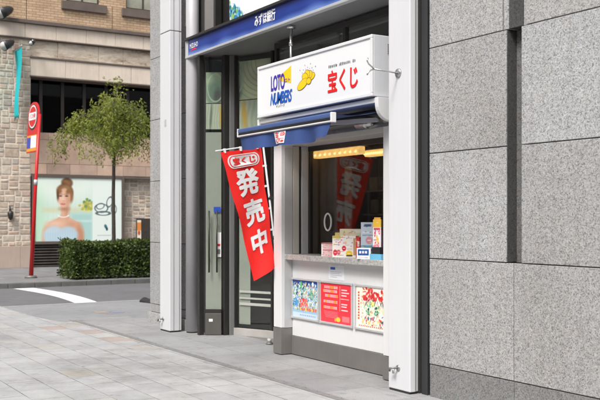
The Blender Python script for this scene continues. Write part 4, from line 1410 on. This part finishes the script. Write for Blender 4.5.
# band of rough stone under the cornice
def eroded_mat():
    m, t, b = new_mat('eroded_stone')
    v = coords(t)
    mp = t.nodes.new("ShaderNodeMapping"); mp.inputs["Scale"].default_value = (1, .6, 1.6)
    t.links.new(v, mp.inputs["Vector"])
    n = noise(t, mp.outputs[0], 3.2, 8, .72)
    c = ramp(t, n, [(.32, (.24, .18, .13)), (.44, (.52, .425, .33)), (.58, (.66, .57, .465)), (.75, (.74, .67, .56))])
    t.links.new(c, b.inputs["Base Color"]); b.inputs["Roughness"].default_value = .9
    bump(t, b, n, .9, .06)
    return m
bd = MB(); y = Yp1 - .3
rr_ = random.Random(12)
while y < Yend:
    w = rr_.uniform(.8, 1.5); bd.box(BXF - 3, BXF - rr_.uniform(.005, .03), y + .003, y + w - .003, Zl1 + .052, Zr1); y += w
bd.build('eroded_band', eroded_mat(), fbld, bevel=.015)
# smooth lintel course over the strip window, in blocks
ls = MB(); y = Yp1
while y < Yend:
    ls.box(BXF - .5, BXF + .03, y + .004, y + 1.05, Zl0, Zl1); y += 1.054
ls.build('lintel_course', M['cream_stone'], fbld, bevel=.008)
ls = MB(); ls.box(BXF - .5, BXF + .06, Yp1 - .02, Yend, Zl1 + .001, Zl1 + .05); ls.box(BXF - .5, BXF + .045, Yp1 - .02, Yend, Zl0 - .04, Zl0 - .001)
ls.build('lintel_ledge', M['brown_stone'], fbld, bevel=.006)
# cornice above
cn = MB(); y = Yp0
while y < Yend:
    cn.box(BXF - .5, BXF + .05, y + .004, y + .93, Zr1 + .04, Zb - .05); y += .934
cn.build('cornice', M['cream_stone'], fbld, bevel=.008)
cn = MB(); cn.box(BXF - .5, BXF + .10, Yp0, Yend, Zr1 + .001, Zr1 + .038); cn.box(BXF - .5, BXF + .14, Yp0, Yend, Zb - .048, Zb + .06)
cn.build('cornice_ledge', M['brown_stone'], fbld, bevel=.008)
# brick upper storey
def brick_mat():
    m, t, b = new_mat('tan_brick')
    v = coords(t)
    mp = t.nodes.new("ShaderNodeCombineXYZ"); s = t.nodes.new("ShaderNodeSeparateXYZ")
    t.links.new(v, s.inputs[0]); t.links.new(s.outputs[1], mp.inputs[0]); t.links.new(s.outputs[2], mp.inputs[1])
    br = t.nodes.new("ShaderNodeTexBrick"); br.inputs["Scale"].default_value = 1
    br.inputs["Brick Width"].default_value = .22; br.inputs["Row Height"].default_value = .075; br.inputs["Mortar Size"].default_value = .007
    br.inputs["Color1"].default_value = (.52, .35, .215, 1); br.inputs["Color2"].default_value = (.64, .46, .30, 1); br.inputs["Mortar"].default_value = (.27, .20, .145, 1)
    t.links.new(mp.outputs[0], br.inputs["Vector"])
    c = mixc(t, 1.0, br.outputs["Color"], ramp(t, noise(t, v, 1.2, 5), [(.3, (.8, .78, .76)), (.7, (1, 1, 1))]), 'MULTIPLY')
    t.links.new(c, b.inputs["Base Color"]); b.inputs["Roughness"].default_value = .85
    inv = t.nodes.new("ShaderNodeMath"); inv.operation = 'SUBTRACT'; inv.inputs[0].default_value = 1
    t.links.new(br.outputs["Fac"], inv.inputs[1]); bump(t, b, inv.outputs[0], .6, .01)
    return m
wins = [(by(66), by(100), Zb + .66), (by(126), by(162), Zb + .70)]
bk_ = MB()
ytop = 11.0
prev = Yp0
wz = Zb + .78
joints = [by(26.5), by(112.3)]
segs = [Yp0, joints[0], joints[1], Yend]
for a, b in zip(segs, segs[1:]):
    bk_.box(BXF - .3, BXF, a + .012, b - .012, Zb + .062, wz)
edges = [Yp0] + [v for w in wins for v in w[:2]] + [Yend]
for a, b in zip(edges[::2], edges[1::2]):
    bk_.box(BXF - .3, BXF, a, b, wz + .001, wz + 1.6)
bk_.box(BXF - .3, BXF, Yp0, Yend, wz + 1.601, ytop)
bk_.build('brick_wall', brick_mat(), fbld)
for (a, b, z) in wins:
    k = MB(); k.box(BXF - .20, BXF - .12, a, b, wz, wz + 1.6)
    k.box(BXF - .12, BXF - .10, (a+b)/2 - .03, (a+b)/2 + .03, wz + .05, wz + 1.6); wn = k.build('window', pm('window_frame_dark', (.05, .045, .04), .5), fbld)
    k = MB(); k.box(BXF - .119, BXF - .105, a + .06, (a+b)/2 - .032, wz + .07, wz + 1.5); k.box(BXF - .119, BXF - .105, (a+b)/2 + .032, b - .06, wz + .07, wz + 1.5)
    k.build('pane', pm('window_glass', (.30, .30, .24), .1, .3, 1.5), wn)
    k = MB(); k.box(BXF - .2, BXF + .09, a - .15, b + .2, wz - .26, wz - .002); k.build('sill', M['brown_stone'], wn, bevel=.01)
k = MB(); k.box(BXF - 3, BXF - .302, Yp0, Yend, Zb, ytop); k.box(BXF - 3.0, BXF - 1.02, Yp1, Yend, FZ, Zb); k.box(BXF - .31, BXF - .02, joints[0] - .011, joints[0] + .011, Zb + .06, wz); k.box(BXF - .31, BXF - .02, joints[1] - .011, joints[1] + .011, Zb + .06, wz)
k.build('building_core', M['joint'], fbld)
# dark strip window
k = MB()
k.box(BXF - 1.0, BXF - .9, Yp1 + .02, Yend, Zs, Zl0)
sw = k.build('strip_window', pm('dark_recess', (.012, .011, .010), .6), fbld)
k = MB()
for px in (34, 46, 68, 90, 112, 134):
    y = by(px); k.box(BXF - .62, BXF - .55, y - .05, y + .05, Zs, Zl0 - .05)
k.build('mullion', pm('brown_mullion', (.035, .028, .024), .5), sw)
k = MB(); k.box(BXF - .60, BXF - .59, Yp1 + .02, Yend, Zs, Zl0 - .05); k.build('pane', glass('dim_window_glass', (.5, .5, .5), .25), sw)
# big stone blocks below the strip window
Zt = bz(75, 175)
k = MB(); rr_ = random.Random(8)
y = Yp1
zz = [Zt, Zt + .32, Zs - .22, Zs]
for a, b in zip(zz, zz[1:]):
    y = Yp1 + .0
    first = True
    while y < Yend:
        w = rr_.uniform(.7, .95) if not first else rr_.uniform(.4, .8)
        first = False
        sh = rr_.uniform(.88, 1.1)
        c = tuple(q*sh for q in rr_.choice([(.52, .365, .28), (.56, .405, .315), (.48, .345, .27)]))
        k.box(BXF - .6, BXF + rr_.uniform(-.003, .003), y + .004, min(y + w, Yend) - .004, a + .004, b - .004, c); y += w
k.build('block_course', attr_mat('pinkish_block_stone', .85, .3, .25, 3, .3), fbld, bevel=.006)
k = MB(); k.box(BXF - .6, BXF - .01, Yp1, Yend, Zt - .07, Zt - .002); k.build('lower_ledge', M['brown_stone'], fbld)
# base: smooth stone at the pier, louvre under the billboard
k = MB(); k.box(BXF - .3, BXF + .02, Yp0, Yp1 - .3, FZ, Zpb - .004); k.box(BXF - .3, BXF + .021, Yp1 - .295, Yp1, FZ, Zpb - .004)
k.build('pier_base', pm('smooth_base_stone', (.46, .36, .30), .75, .08, 2, streak=.2), fbld, bevel=.006)
k = MB()
for i in range(9):
    z = FZ + .02 + i * .085
    k.add([(BXF - .10, Yp1 + .02, z + .06), (BXF - .03, Yp1 + .02, z), (BXF - .03, by(124), z), (BXF - .10, by(124), z + .06),
           (BXF - .10, Yp1 + .02, z + .07), (BXF - .03, Yp1 + .02, z + .012), (BXF - .03, by(124), z + .012), (BXF - .10, by(124), z + .07)],
          [(0,1,2,3), (4,7,6,5), (1,5,6,2), (0,4,5,1), (3,2,6,7)])
k.build('louvre', pm('brown_louvre', (.06, .05, .045), .5, .2, 4), fbld)
k = MB(); k.box(BXF - .5, BXF - .14, Yp1, by(124), FZ, bz(75, 240)); k.build('louvre_core', M['joint'], fbld)

# ------------------------------------------------------------------ jewellery billboard set in the wall
y0, y1 = by(35), by(121.8)
z1_, z0_ = bz(78, 178), bz(78, 241)
bb = empty('billboard', (BXF, (y0+y1)/2, z0_), 'large pale advertising panel of a woman in a light blue dress with jewellery', 'billboard')
ASP = (y1 - y0) / (z1_ - z0_)
def ux_(cx): return (cx - 25) / 435 * ASP       # crop coordinates, 5 per photo pixel
def uy_(cy): return 1 - (cy - 40) / 315
SY = 1 / 315; SX = ASP / 435
def bride(U, V):
    P = Paint(U, V, ASP, (214, 234, 220))
    P.lay(np.clip((ux_(110) - P.x) / .25, 0, 1) * .7, (184, 226, 190))
    for k in range(9):
        P.rect(ux_(60 + 27*k), ux_(62 + 27*k), 0, 1, (196, 220, 206), .02, .5)
    P.ell(ux_(170), uy_(60), .55, .30, (238, 246, 236), .2, 0, .7)
    P.rect(ux_(60), ux_(310), uy_(212), uy_(190), (214, 214, 176), .06, .8)
    P.rect(ux_(200), ux_(310), -.1, uy_(215), (176, 214, 208), .08)
    P.rect(ux_(215), ux_(310), uy_(260), uy_(250), (205, 230, 224), .03)
    r = random.Random(2)
    for _ in range(60):
        P.ell(ux_(r.gauss(285, 14)), uy_(r.gauss(180, 16)), 7*SX, 6*SY, r.choice([(205, 190, 90), (170, 180, 90), (120, 150, 90), (225, 215, 140)]), .012)
    P.rect(ux_(310), ASP + .1, -.1, 1.1, (232, 242, 236), .01)
    # jewellery drawing on the right
    ink = (96, 112, 116)
    P.ring(ux_(355), uy_(190), 33*SX, 22*SY, .007, ink); P.ring(ux_(350), uy_(180), 20*SX, 14*SY, .006, ink, rot=.3)
    P.ring(ux_(398), uy_(158), 14*SX, 26*SY, .007, ink, rot=-.3); P.ring(ux_(420), uy_(195), 14*SX, 22*SY, .006, ink)
    P.ring(ux_(365), uy_(216), 34*SX, 10*SY, .007, ink); P.rect(ux_(330), ux_(398), uy_(212), uy_(208), ink, .006)
    P.ell(ux_(378), uy_(284), 7*SX, 12*SY, (60, 110, 120), .012, .4); P.ell(ux_(384), uy_(296), 5*SX, 8*SY, (40, 50, 70), .012)
    for k in range(8):
        P.rect(ux_(336 + 9*k), ux_(342 + 9*k), uy_(330), uy_(326), (170, 180, 180), .008)
    # figure
    skin, skin2, lit = (226, 178, 150), (200, 146, 118), (240, 202, 178)
    hair, hair2, hair3 = (104, 72, 50), (148, 108, 74), (190, 150, 108)
    P.ell(ux_(182), uy_(66), 28*SX, 25*SY, hair, .03); P.ell(ux_(178), uy_(58), 18*SX, 9*SY, hair2, .04); P.ell(ux_(186), uy_(74), 14*SX, 6*SY, hair3, .05, .4, .6)
    P.ell(ux_(172), uy_(112), 41*SX, 42*SY, hair, .03)
    P.ell(ux_(160), uy_(90), 24*SX, 14*SY, hair2, .05, .3); P.ell(ux_(188), uy_(92), 16*SX, 12*SY, hair3, .06, -.4, .6)
    P.ell(ux_(201), uy_(132), 12*SX, 30*SY, hair2, .03)
    # neck flowing into the shoulders
    d = np.abs(P.x - ux_(168)); nk = (16 + 62*np.clip((P.y - uy_(212)) / (uy_(262) - uy_(212)), 0, 1)**2.4)*SX
    P.lay(np.clip((nk - d) / .03 + .5, 0, 1) * (P.y < uy_(165)), skin)
    P.ell(ux_(165), uy_(312), 96*SX, 64*SY, skin, .05); P.ell(ux_(165), uy_(262), 52*SX, 20*SY, skin, .06)
    P.ell(ux_(84), uy_(356), 25*SX, 82*SY, skin, .05); P.ell(ux_(244), uy_(356), 24*SX, 82*SY, skin2, .05)
    P.ell(ux_(125), uy_(268), 36*SX, 14*SY, lit, .06, 0, .8); P.ell(ux_(205), uy_(274), 26*SX, 16*SY, skin2, .06, 0, .5)
    P.ell(ux_(182), uy_(205), 10*SX, 30*SY, skin2, .06, 0, .8)
    P.ell(ux_(168), uy_(194), 20*SX, 9*SY, (176, 120, 96), .05, 0, .8)
    P.ell(ux_(169), uy_(140), 29*SX, 48*SY, skin, .02); P.ell(ux_(154), uy_(146), 17*SX, 32*SY, lit, .07, 0, .8)
    P.ell(ux_(190), uy_(150), 9*SX, 32*SY, skin2, .06, 0, .6)
    P.ell(ux_(144), uy_(106), 13*SX, 12*SY, hair2, .03, -.9); P.ell(ux_(137), uy_(128), 6*SX, 24*SY, hair, .02); P.ell(ux_(190), uy_(106), 15*SX, 11*SY, hair2, .03, .8)
    for ex in (150, 180):
        P.ell(ux_(ex), uy_(122), 9*SX, 2.0*SY, hair2, .012); P.ell(ux_(ex), uy_(131), 7*SX, 3.0*SY, (44, 32, 30), .012)
    P.ell(ux_(163), uy_(147), 4*SX, 10*SY, lit, .03); P.ell(ux_(165), uy_(156), 5*SX, 1.8*SY, skin2, .015)
    P.ell(ux_(162), uy_(170), 11*SX, 4.5*SY, (190, 52, 56), .012); P.ell(ux_(162), uy_(169), 7*SX, 1.4*SY, (250, 236, 230), .01)
    P.ell(ux_(146), uy_(158), 7*SX, 7*SY, (236, 168, 150), .05, 0, .6)
    for k in range(9):
        an = math.pi*(.12 + .76*k/8); P.ell(ux_(164 + 27*math.cos(an)), uy_(222 + 14*math.sin(an)), 3.2*SX, 3.2*SY, (246, 246, 244), .01)
    P.ell(ux_(118), uy_(326), 50*SX, 46*SY, (196, 214, 224), .05); P.ell(ux_(186), uy_(326), 50*SX, 44*SY, (188, 208, 220), .05)
    P.rect(ux_(74), ux_(228), -.1, uy_(312), (186, 211, 224), .04)
    for k in range(12):
        P.rect(ux_(82 + 12*k), ux_(84 + 12*k), 0, uy_(300), (210, 226, 234), .02, .6)
    return P.a
pr = grid_paint('print', attr_mat('backlit_print', .35, .4, emit=.0), bb, lambda u, v: (BXF - .03, y0 + (y1-y0)*u, z0_ + (z1_-z0_)*v), 300, 210, bride)
k = MB(); w = .09
k.box(BXF - .20, BXF + .0, y0 - w, y0, z0_ - w, z1_ + w); k.box(BXF - .20, BXF + .0, y1, y1 + w, z0_ - w, z1_ + w)
k.box(BXF - .20, BXF + .002, y0 + .001, y1 - .001, z1_, z1_ + w); k.box(BXF - .20, BXF + .002, y0 + .001, y1 - .001, z0_ - w, z0_)
k.build('frame', pm('brown_frame', (.12, .095, .08), .45, .1, 4), bb, bevel=.006)
k = MB(); k.box(BXF - .19, BXF - .034, y0, y1, z0_, z1_); k.build('backing', M['white_print'], bb)

# ------------------------------------------------------------------ lamps and banner on the far pier
def floodlight(px, py, label, s=1.0):
    y, z = hit_x(px, py, BXF + .35)
    e = empty('flood_light', (BXF + .35, y, z), label, 'lamp', 'spot lights on the stone pier')
    k = MB(); k.tube([(BXF, y - .05, z + .1*s), (BXF + .2, y - .03, z + .12*s), (BXF + .32, y, z + .05)], .02, 8); k.build('arm', M['steel'], e)
    k = MB(); k.tube([(BXF + .22, y + .12*s, z + .08), (BXF + .30, y + .04*s, z + .02), (BXF + .38, y - .1*s, z - .06*s), (BXF + .46, y - .2*s, z - .12*s)], [.05*s, .10*s, .13*s, .15*s], 14); k.build('housing', M['black'], e)
    k = MB(); k.tube([(BXF + .462, y - .203*s, z - .122*s), (BXF + .466, y - .206*s, z - .124*s)], .125*s, 14); k.build('lens', pm('lamp_lens', (.55, .56, .55), .15), e)
    return e
floodlight(10, 43, 'black and silver spot light above the turquoise banner', 1.0)
floodlight(8, 10, 'black spot light on the brick at the upper left', 1.2)
e = floodlight(33.5, 42, 'small pale spot light right of the turquoise banner', .5)
# turquoise pennant
y, zt = hit_x(17, 49.5, -27.2); _, zb_ = hit_x(17, 121, -27.2)
e = empty('pennant', (-27.2, y, zb_), 'long turquoise pennant hanging from the stone pier', 'pennant')
k = MB(); n = 24
for j in range(n + 1):
    t = j / n
    wv = .03*math.sin(6*t)
    a, b = BXF + .12 + .10*t, BXF + .92 - .30*t
    z = zt + (zb_ - zt)*t
    for s in (0, .5, 1):
        zz_ = z + (.18 if (j == n and s == .5) else 0)
        k.v.append((a + (b-a)*s, y + wv + .02*math.sin(3*s + 4*t), zz_)); k.c.append((1,1,1))
for j in range(n):
    for s in range(2):
        a = j*3 + s; k.f.append([a, a+1, a+4, a+3]); k.smooth.append(True)
k.build('cloth', pm('turquoise_cloth', srgb(0, 178, 186), .7, .05, 3), e, recalc=False)
k = MB(); k.tube([(BXF, y, zt + .03), (BXF + .96, y, zt + .03)], .02, 8); k.build('rod', M['steel'], e)
y, z = hit_x(9.5, 212, BXF)
e = empty('wall_lamp', (BXF, y, z - .2), 'small dark bracket lamp on the rough stone pier', 'lamp')
k = MB(); k.tube([(BXF + .12, y, z - .24), (BXF + .12, y, z - .18), (BXF + .12, y, z - .02), (BXF + .12, y, z + .05)], [.02, .07, .09, .02], 12); k.build('lantern', M['bronze'], e)
k = MB(); k.tube([(BXF, y, z + .12), (BXF + .1, y, z + .14), (BXF + .12, y, z + .05)], .014, 8); k.tube([(BXF + .001, y, z + .0), (BXF + .001, y, z + .3)], .012, 8); k.build('bracket', M['bronze'], e)

# ------------------------------------------------------------------ bus stop sign
bxp, byp = hit_z(31, 278, FZ)
TOPZ = EYE + (220 - 99) * 22.5 / FPX
lean = Vector((.0, .215, TOPZ - FZ))
Pb = Vector((bxp, byp, FZ)); Pt = Pb + lean
bus = empty('bus_stop', Pb, 'red leaning bus stop pole with round sign in front of the stone pier', 'bus stop')
M['sign_red'] = pm('red_enamel', srgb(196, 28, 34), .35, .06, 3)
k = MB(); k.tube([Pb, Pb.lerp(Pt, .5), Pt - Vector((0, 0, .35))], [.055, .042, .036], 14); k.build('pole', M['sign_red'], bus)
k = MB(); k.tube([Pb, Pb + Vector((0, .002, .06))], [.16, .13], 18); k.build('foot', M['kick'], bus)
m_ = Pb.lerp(Pt, .52)
k = MB(); k.tube([m_, m_ + (Pt - Pb)*.03], .048, 12); k.build('collar', M['alu'], bus)
hdir = Vector((.997, .07, 0)).normalized(); updir = (Pt - Pb).normalized(); nrm = hdir.cross(Vector((0, 0, 1))).normalized()
if nrm.y > 0: nrm = -nrm
def bfr(u, v, t):    # u along the board, v from the top downwards, t towards the viewer
    return Pt + updir * (-v) + hdir * (u - .37) + nrm * t
arch = [(-.37, -1.28), (.37, -1.28)] + [(.37*math.cos(a), -.39 + .37*math.sin(a)) for a in [math.pi*i/20 for i in range(21)]]
k = MB(); k.prism([(u, v) for u, v in arch], lambda u, v, t: bfr(u, -v, t), -.025, .02)
board = k.build('board', M['sign_red'], bus)
def disc(rx_, ry_, cy, t, mat, name, seg=28):
    k = MB(); k.add([bfr(rx_*math.cos(2*math.pi*i/seg), -(cy + ry_*math.sin(2*math.pi*i/seg)), t) for i in range(seg)], [tuple(range(seg))]); return k.build(name, mat, board)
disc(.325, .325, -.40, .024, M['black'], 'disc')
disc(.29, .29, -.385, .028, M['white_print'], 'disc')
disc(.255, .255, -.385, .032, M['sign_red'], 'disc')
k = MB(); k.add([bfr(u, -v, .036) for u, v in ((-.25, -.47), (.25, -.47), (.25, -.28), (-.25, -.28))], [(0,1,2,3)]); k.build('band', M['white_print'], board)
k = MB(); letter(k, "バス停", (-.2, .2, -.44, -.31), lambda u, v: bfr(u, -v, .04), .03); k.build('lettering', M['sign_red'], board)
k = MB(); k.add([bfr(u, -v, .024) for u, v in ((-.35, -1.25), (.35, -1.25), (.35, -.85), (-.35, -.85))], [(0,1,2,3)]); k.build('plate', pm('orange_plate', srgb(226, 150, 50), .4, .05, 4), board)
k = MB(); k.add([bfr(u, -v, .028) for u, v in ((-.06, -1.17), (.33, -1.17), (.33, -.87), (-.06, -.87))], [(0,1,2,3)]); k.build('plate', M['white_print'], board)
k = MB(); k.add([bfr(u, -v, .028) for u, v in ((-.33, -1.17), (-.075, -1.17), (-.075, -.90), (-.33, -.90))], [(0,1,2,3)]); k.build('plate', M['blue'], board)

# ------------------------------------------------------------------ foliage
def leaf_mat(name, lo, hi, trans=.3):
    m = bpy.data.materials.new(name); m.use_nodes = True
    t = m.node_tree; b = t.nodes["Principled BSDF"]
    a = t.nodes.new("ShaderNodeVertexColor"); a.layer_name = "Col"
    s = t.nodes.new("ShaderNodeSeparateColor"); t.links.new(a.outputs[0], s.inputs[0])
    c = ramp(t, s.outputs[0], [(0, lo), (1, hi)])
    c = mixc(t, 1.0, c, ramp(t, noise(t, coords(t), 3, 4), [(.3, (.75, .75, .75)), (.7, (1, 1, 1))]), 'MULTIPLY')
    t.links.new(c, b.inputs["Base Color"]); b.inputs["Roughness"].default_value = .45
    tl = t.nodes.new("ShaderNodeBsdfTranslucent"); t.links.new(c, tl.inputs[0])
    mx = t.nodes.new("ShaderNodeMixShader"); mx.inputs[0].default_value = trans
    o = t.nodes["Material Output"]
    t.links.new(b.outputs[0], mx.inputs[1]); t.links.new(tl.outputs[0], mx.inputs[2]); t.links.new(mx.outputs[0], o.inputs[0])
    return m
def add_leaf(mb, p, d, L, w, r, col):
    d = d.normalized()
    s = d.cross(Vector((r.uniform(-1, 1), r.uniform(-1, 1), r.uniform(-1, 1)))).normalized()
    u = s.cross(d) * L * .12
    mb.add([p, p + d*L*.5 + s*w/2 + u, p + d*L, p + d*L*.5 - s*w/2 + u], [(0, 1, 2, 3)], (col,)*3)
r = random.Random(31)
HX0, HX1, HY0, HY1, HZ1 = -22.35, -21.32, 6.78, 13.0, .95
hd = MB()
def hedge_edge(y):      # uneven outline
    return .05*math.sin(3.1*y) + .04*math.sin(7.7*y + 1) + .03*math.sin(17*y)
for _ in range(21000):
    y = r.uniform(HY0, HY1); f = r.random()
    if f < .5:
        x, z = HX1 + hedge_edge(y)*.8 - abs(r.gauss(0, .06)), FZ + r.uniform(.03, HZ1 - .05)
    elif f < .85:
        x, z = r.uniform(HX0, HX1), HZ1 + hedge_edge(y + x*0)*.7 - abs(r.gauss(0, .05)) + (.03*math.sin(9*y))
    else:
        y = HY0 + abs(r.gauss(0, .07)) + hedge_edge(r.uniform(0, 9))*.5; x, z = r.uniform(HX0, HX1), FZ + r.uniform(.05, HZ1)
    # rounded shoulders
    if y < HY0 + .25 and z > HZ1 - .18 and r.random() < .6: continue
    if x > HX1 - .08 and z > HZ1 - .06 and r.random() < .5: continue
    d = Vector((r.uniform(-.3, 1), r.uniform(-.8, .8), r.uniform(-.4, 1)))
    add_leaf(hd, Vector((x, y, z)), d, r.uniform(.05, .10), r.uniform(.03, .055), r, r.random()**1.4)
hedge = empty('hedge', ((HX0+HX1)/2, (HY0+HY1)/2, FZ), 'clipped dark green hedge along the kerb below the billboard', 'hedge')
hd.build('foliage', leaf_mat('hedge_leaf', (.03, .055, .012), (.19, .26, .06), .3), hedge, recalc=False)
k = MB(); k.box(HX0 + .1, HX1 - .12, HY0 + .12, HY1, FZ + .08, HZ1 - .12)  # near-black block behind the leaves paints the hedge's inner shade
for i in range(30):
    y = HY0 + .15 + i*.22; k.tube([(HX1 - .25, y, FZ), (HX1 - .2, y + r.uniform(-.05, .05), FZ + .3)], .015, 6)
k.build('stems_and_shade_core', pm('hedge_shade', (.015, .022, .010), .9, .4, 8), hedge)

tx_, ty_ = -21.75, 21.75 * abs(dirv(113)[1] / dirv(113)[0])
TREE = Vector((tx_, ty_, FZ))
tree = empty('street_tree', TREE, 'slim street tree with drooping light green crown behind the hedge', 'tree')
k = MB()
trunk = [TREE, TREE + Vector((0, .02, 1.0)), TREE + Vector((.02, .0, 2.0)), TREE + Vector((0, .03, 3.2)), TREE + Vector((-.02, .06, 4.1)), TREE + Vector((0, .12, 4.75))]
k.tube(trunk, [.06, .05, .045, .04, .028, .012], 10)
tr_ = k.build('trunk', pm('bark', (.055, .045, .035), .9, .3, 12, bmp=.5, bscale=40), tree)
lm = MB(); cr = MB()
limbs = []
for i in range(38):
    a = r.uniform(0, 2*math.pi); h = r.uniform(3.2, 4.25)
    L = r.uniform(.6, 1.45) * (1.0 if h < 3.8 else .7)
    p0 = TREE + Vector((0, .03, h)); dirh = Vector((math.cos(a), math.sin(a), 0))
    pts = [p0]
    for q in range(1, 7):
        t = q / 6
        pts.append(p0 + dirh*L*t + Vector((0, 0, .52*L*math.sin(t*2.0) - .60*t*t*L)))
    lm.tube(pts, [.018*(1 - .8*q/6) + .003 for q in range(7)], 6)
    limbs.append(pts)
lm.build('limb', pm('bark', (.055, .045, .035), .9, .3, 12), tree)
for pts in limbs:
    tone = r.uniform(-.2, .25)
    for q in range(2, 7):
        for _ in range(r.randint(4, 7)):
            c = pts[q] + Vector((r.gauss(0, .10), r.gauss(0, .10), r.gauss(.04, .08)))
            drop = r.uniform(.12, .48)
            nleaf = int(drop * 42)
            sway = Vector((r.uniform(-.2, .2), r.uniform(-.2, .2), 0))
            for u in range(nleaf):
                t = u / max(1, nleaf)
                p = c + sway*t*drop + Vector((r.gauss(0, .035), r.gauss(0, .035), -drop*t))
                d = Vector((r.uniform(-.7, .7), r.uniform(-.7, .7), r.uniform(-1.1, .2)))
                add_leaf(cr, p, d, r.uniform(.06, .11), r.uniform(.022, .04), r, min(1, max(0, r.random()*.8 + tone + .1)))
# leader on top
for _ in range(190):
    p = TREE + Vector((r.gauss(0, .10), .1 + r.gauss(0, .10), r.uniform(4.1, 4.95)))
    add_leaf(cr, p, Vector((r.uniform(-1, 1), r.uniform(-1, 1), r.uniform(-.5, .6))), r.uniform(.07, .12), r.uniform(.03, .05), r, r.random())
cr.build('crown', leaf_mat('tree_leaf', (.13, .18, .03), (.50, .55, .12), .55), tree, recalc=False)

# small standing sign by the rough wall
y0s, zs1 = hit_x(136.5, 218.5, -26.6); y1s, zs0 = hit_x(148, 240, -26.6)
e = empty('menu_stand', (-26.6, (y0s+y1s)/2, FZ), 'dark standing sign with orange and white strip by the rough stone wall', 'sign')
k = MB(); k.box(-26.66, -26.60, y0s, y1s + .1, FZ + .25, zs1); k.box(-26.65, -26.61, y0s + .03, y0s + .07, FZ, FZ + .249); k.box(-26.65, -26.61, y1s, y1s + .04, FZ, FZ + .249)
k.build('panel', pm('dark_sign_panel', (.05, .04, .035), .4, .2, 5), e, bevel=.005)
def strip(U, V):
    P = Paint(U, V, .25, (236, 226, 210))
    P.rect(-1, 1, .55, .9, (222, 140, 70), .05); P.ell(.12, .45, .08, .1, (190, 90, 50), .04); P.rect(-1, 1, .1, .2, (210, 170, 130), .04)
    return P.a
ys2 = y0s + .13
grid_paint('print', M['print'], e, lambda u, v: (-26.597, y0s + .02 + .13*u, zs0 - .1 + (zs1 - zs0 + .05)*v), 10, 40, strip)

# ================================================================== OFFICE BLOCK ACROSS THE MAIN STREET (out of view, added so the glass reflects less bright sky)
off = empty('unseen_office_block', (-12, -16, 0), 'unseen brown office block across the main street, added to darken the glass reflections', 'building')
k = MB(); k.box(-60, 30, -24, -15.4, 0, 14.5)
k.build('wall', pm('brown_office_stone', (.36, .33, .30), .8, .15, .6), off)
for i in range(4):
    z = 1.0 + i*3.5
    k = MB(); k.box(-59.5, 29.5, -15.398, -15.36, z, z + 1.9); w_ = k.build('window_band', pm('dark_window_band', (.14, .15, .155), .25, .2, 1), off)
    k = MB()
    for q in range(60):
        k.box(-59 + q*1.5, -58.9 + q*1.5, -15.358, -15.25, z, z + 1.9)
    k.build('mullion', M['grey_metal'], w_)
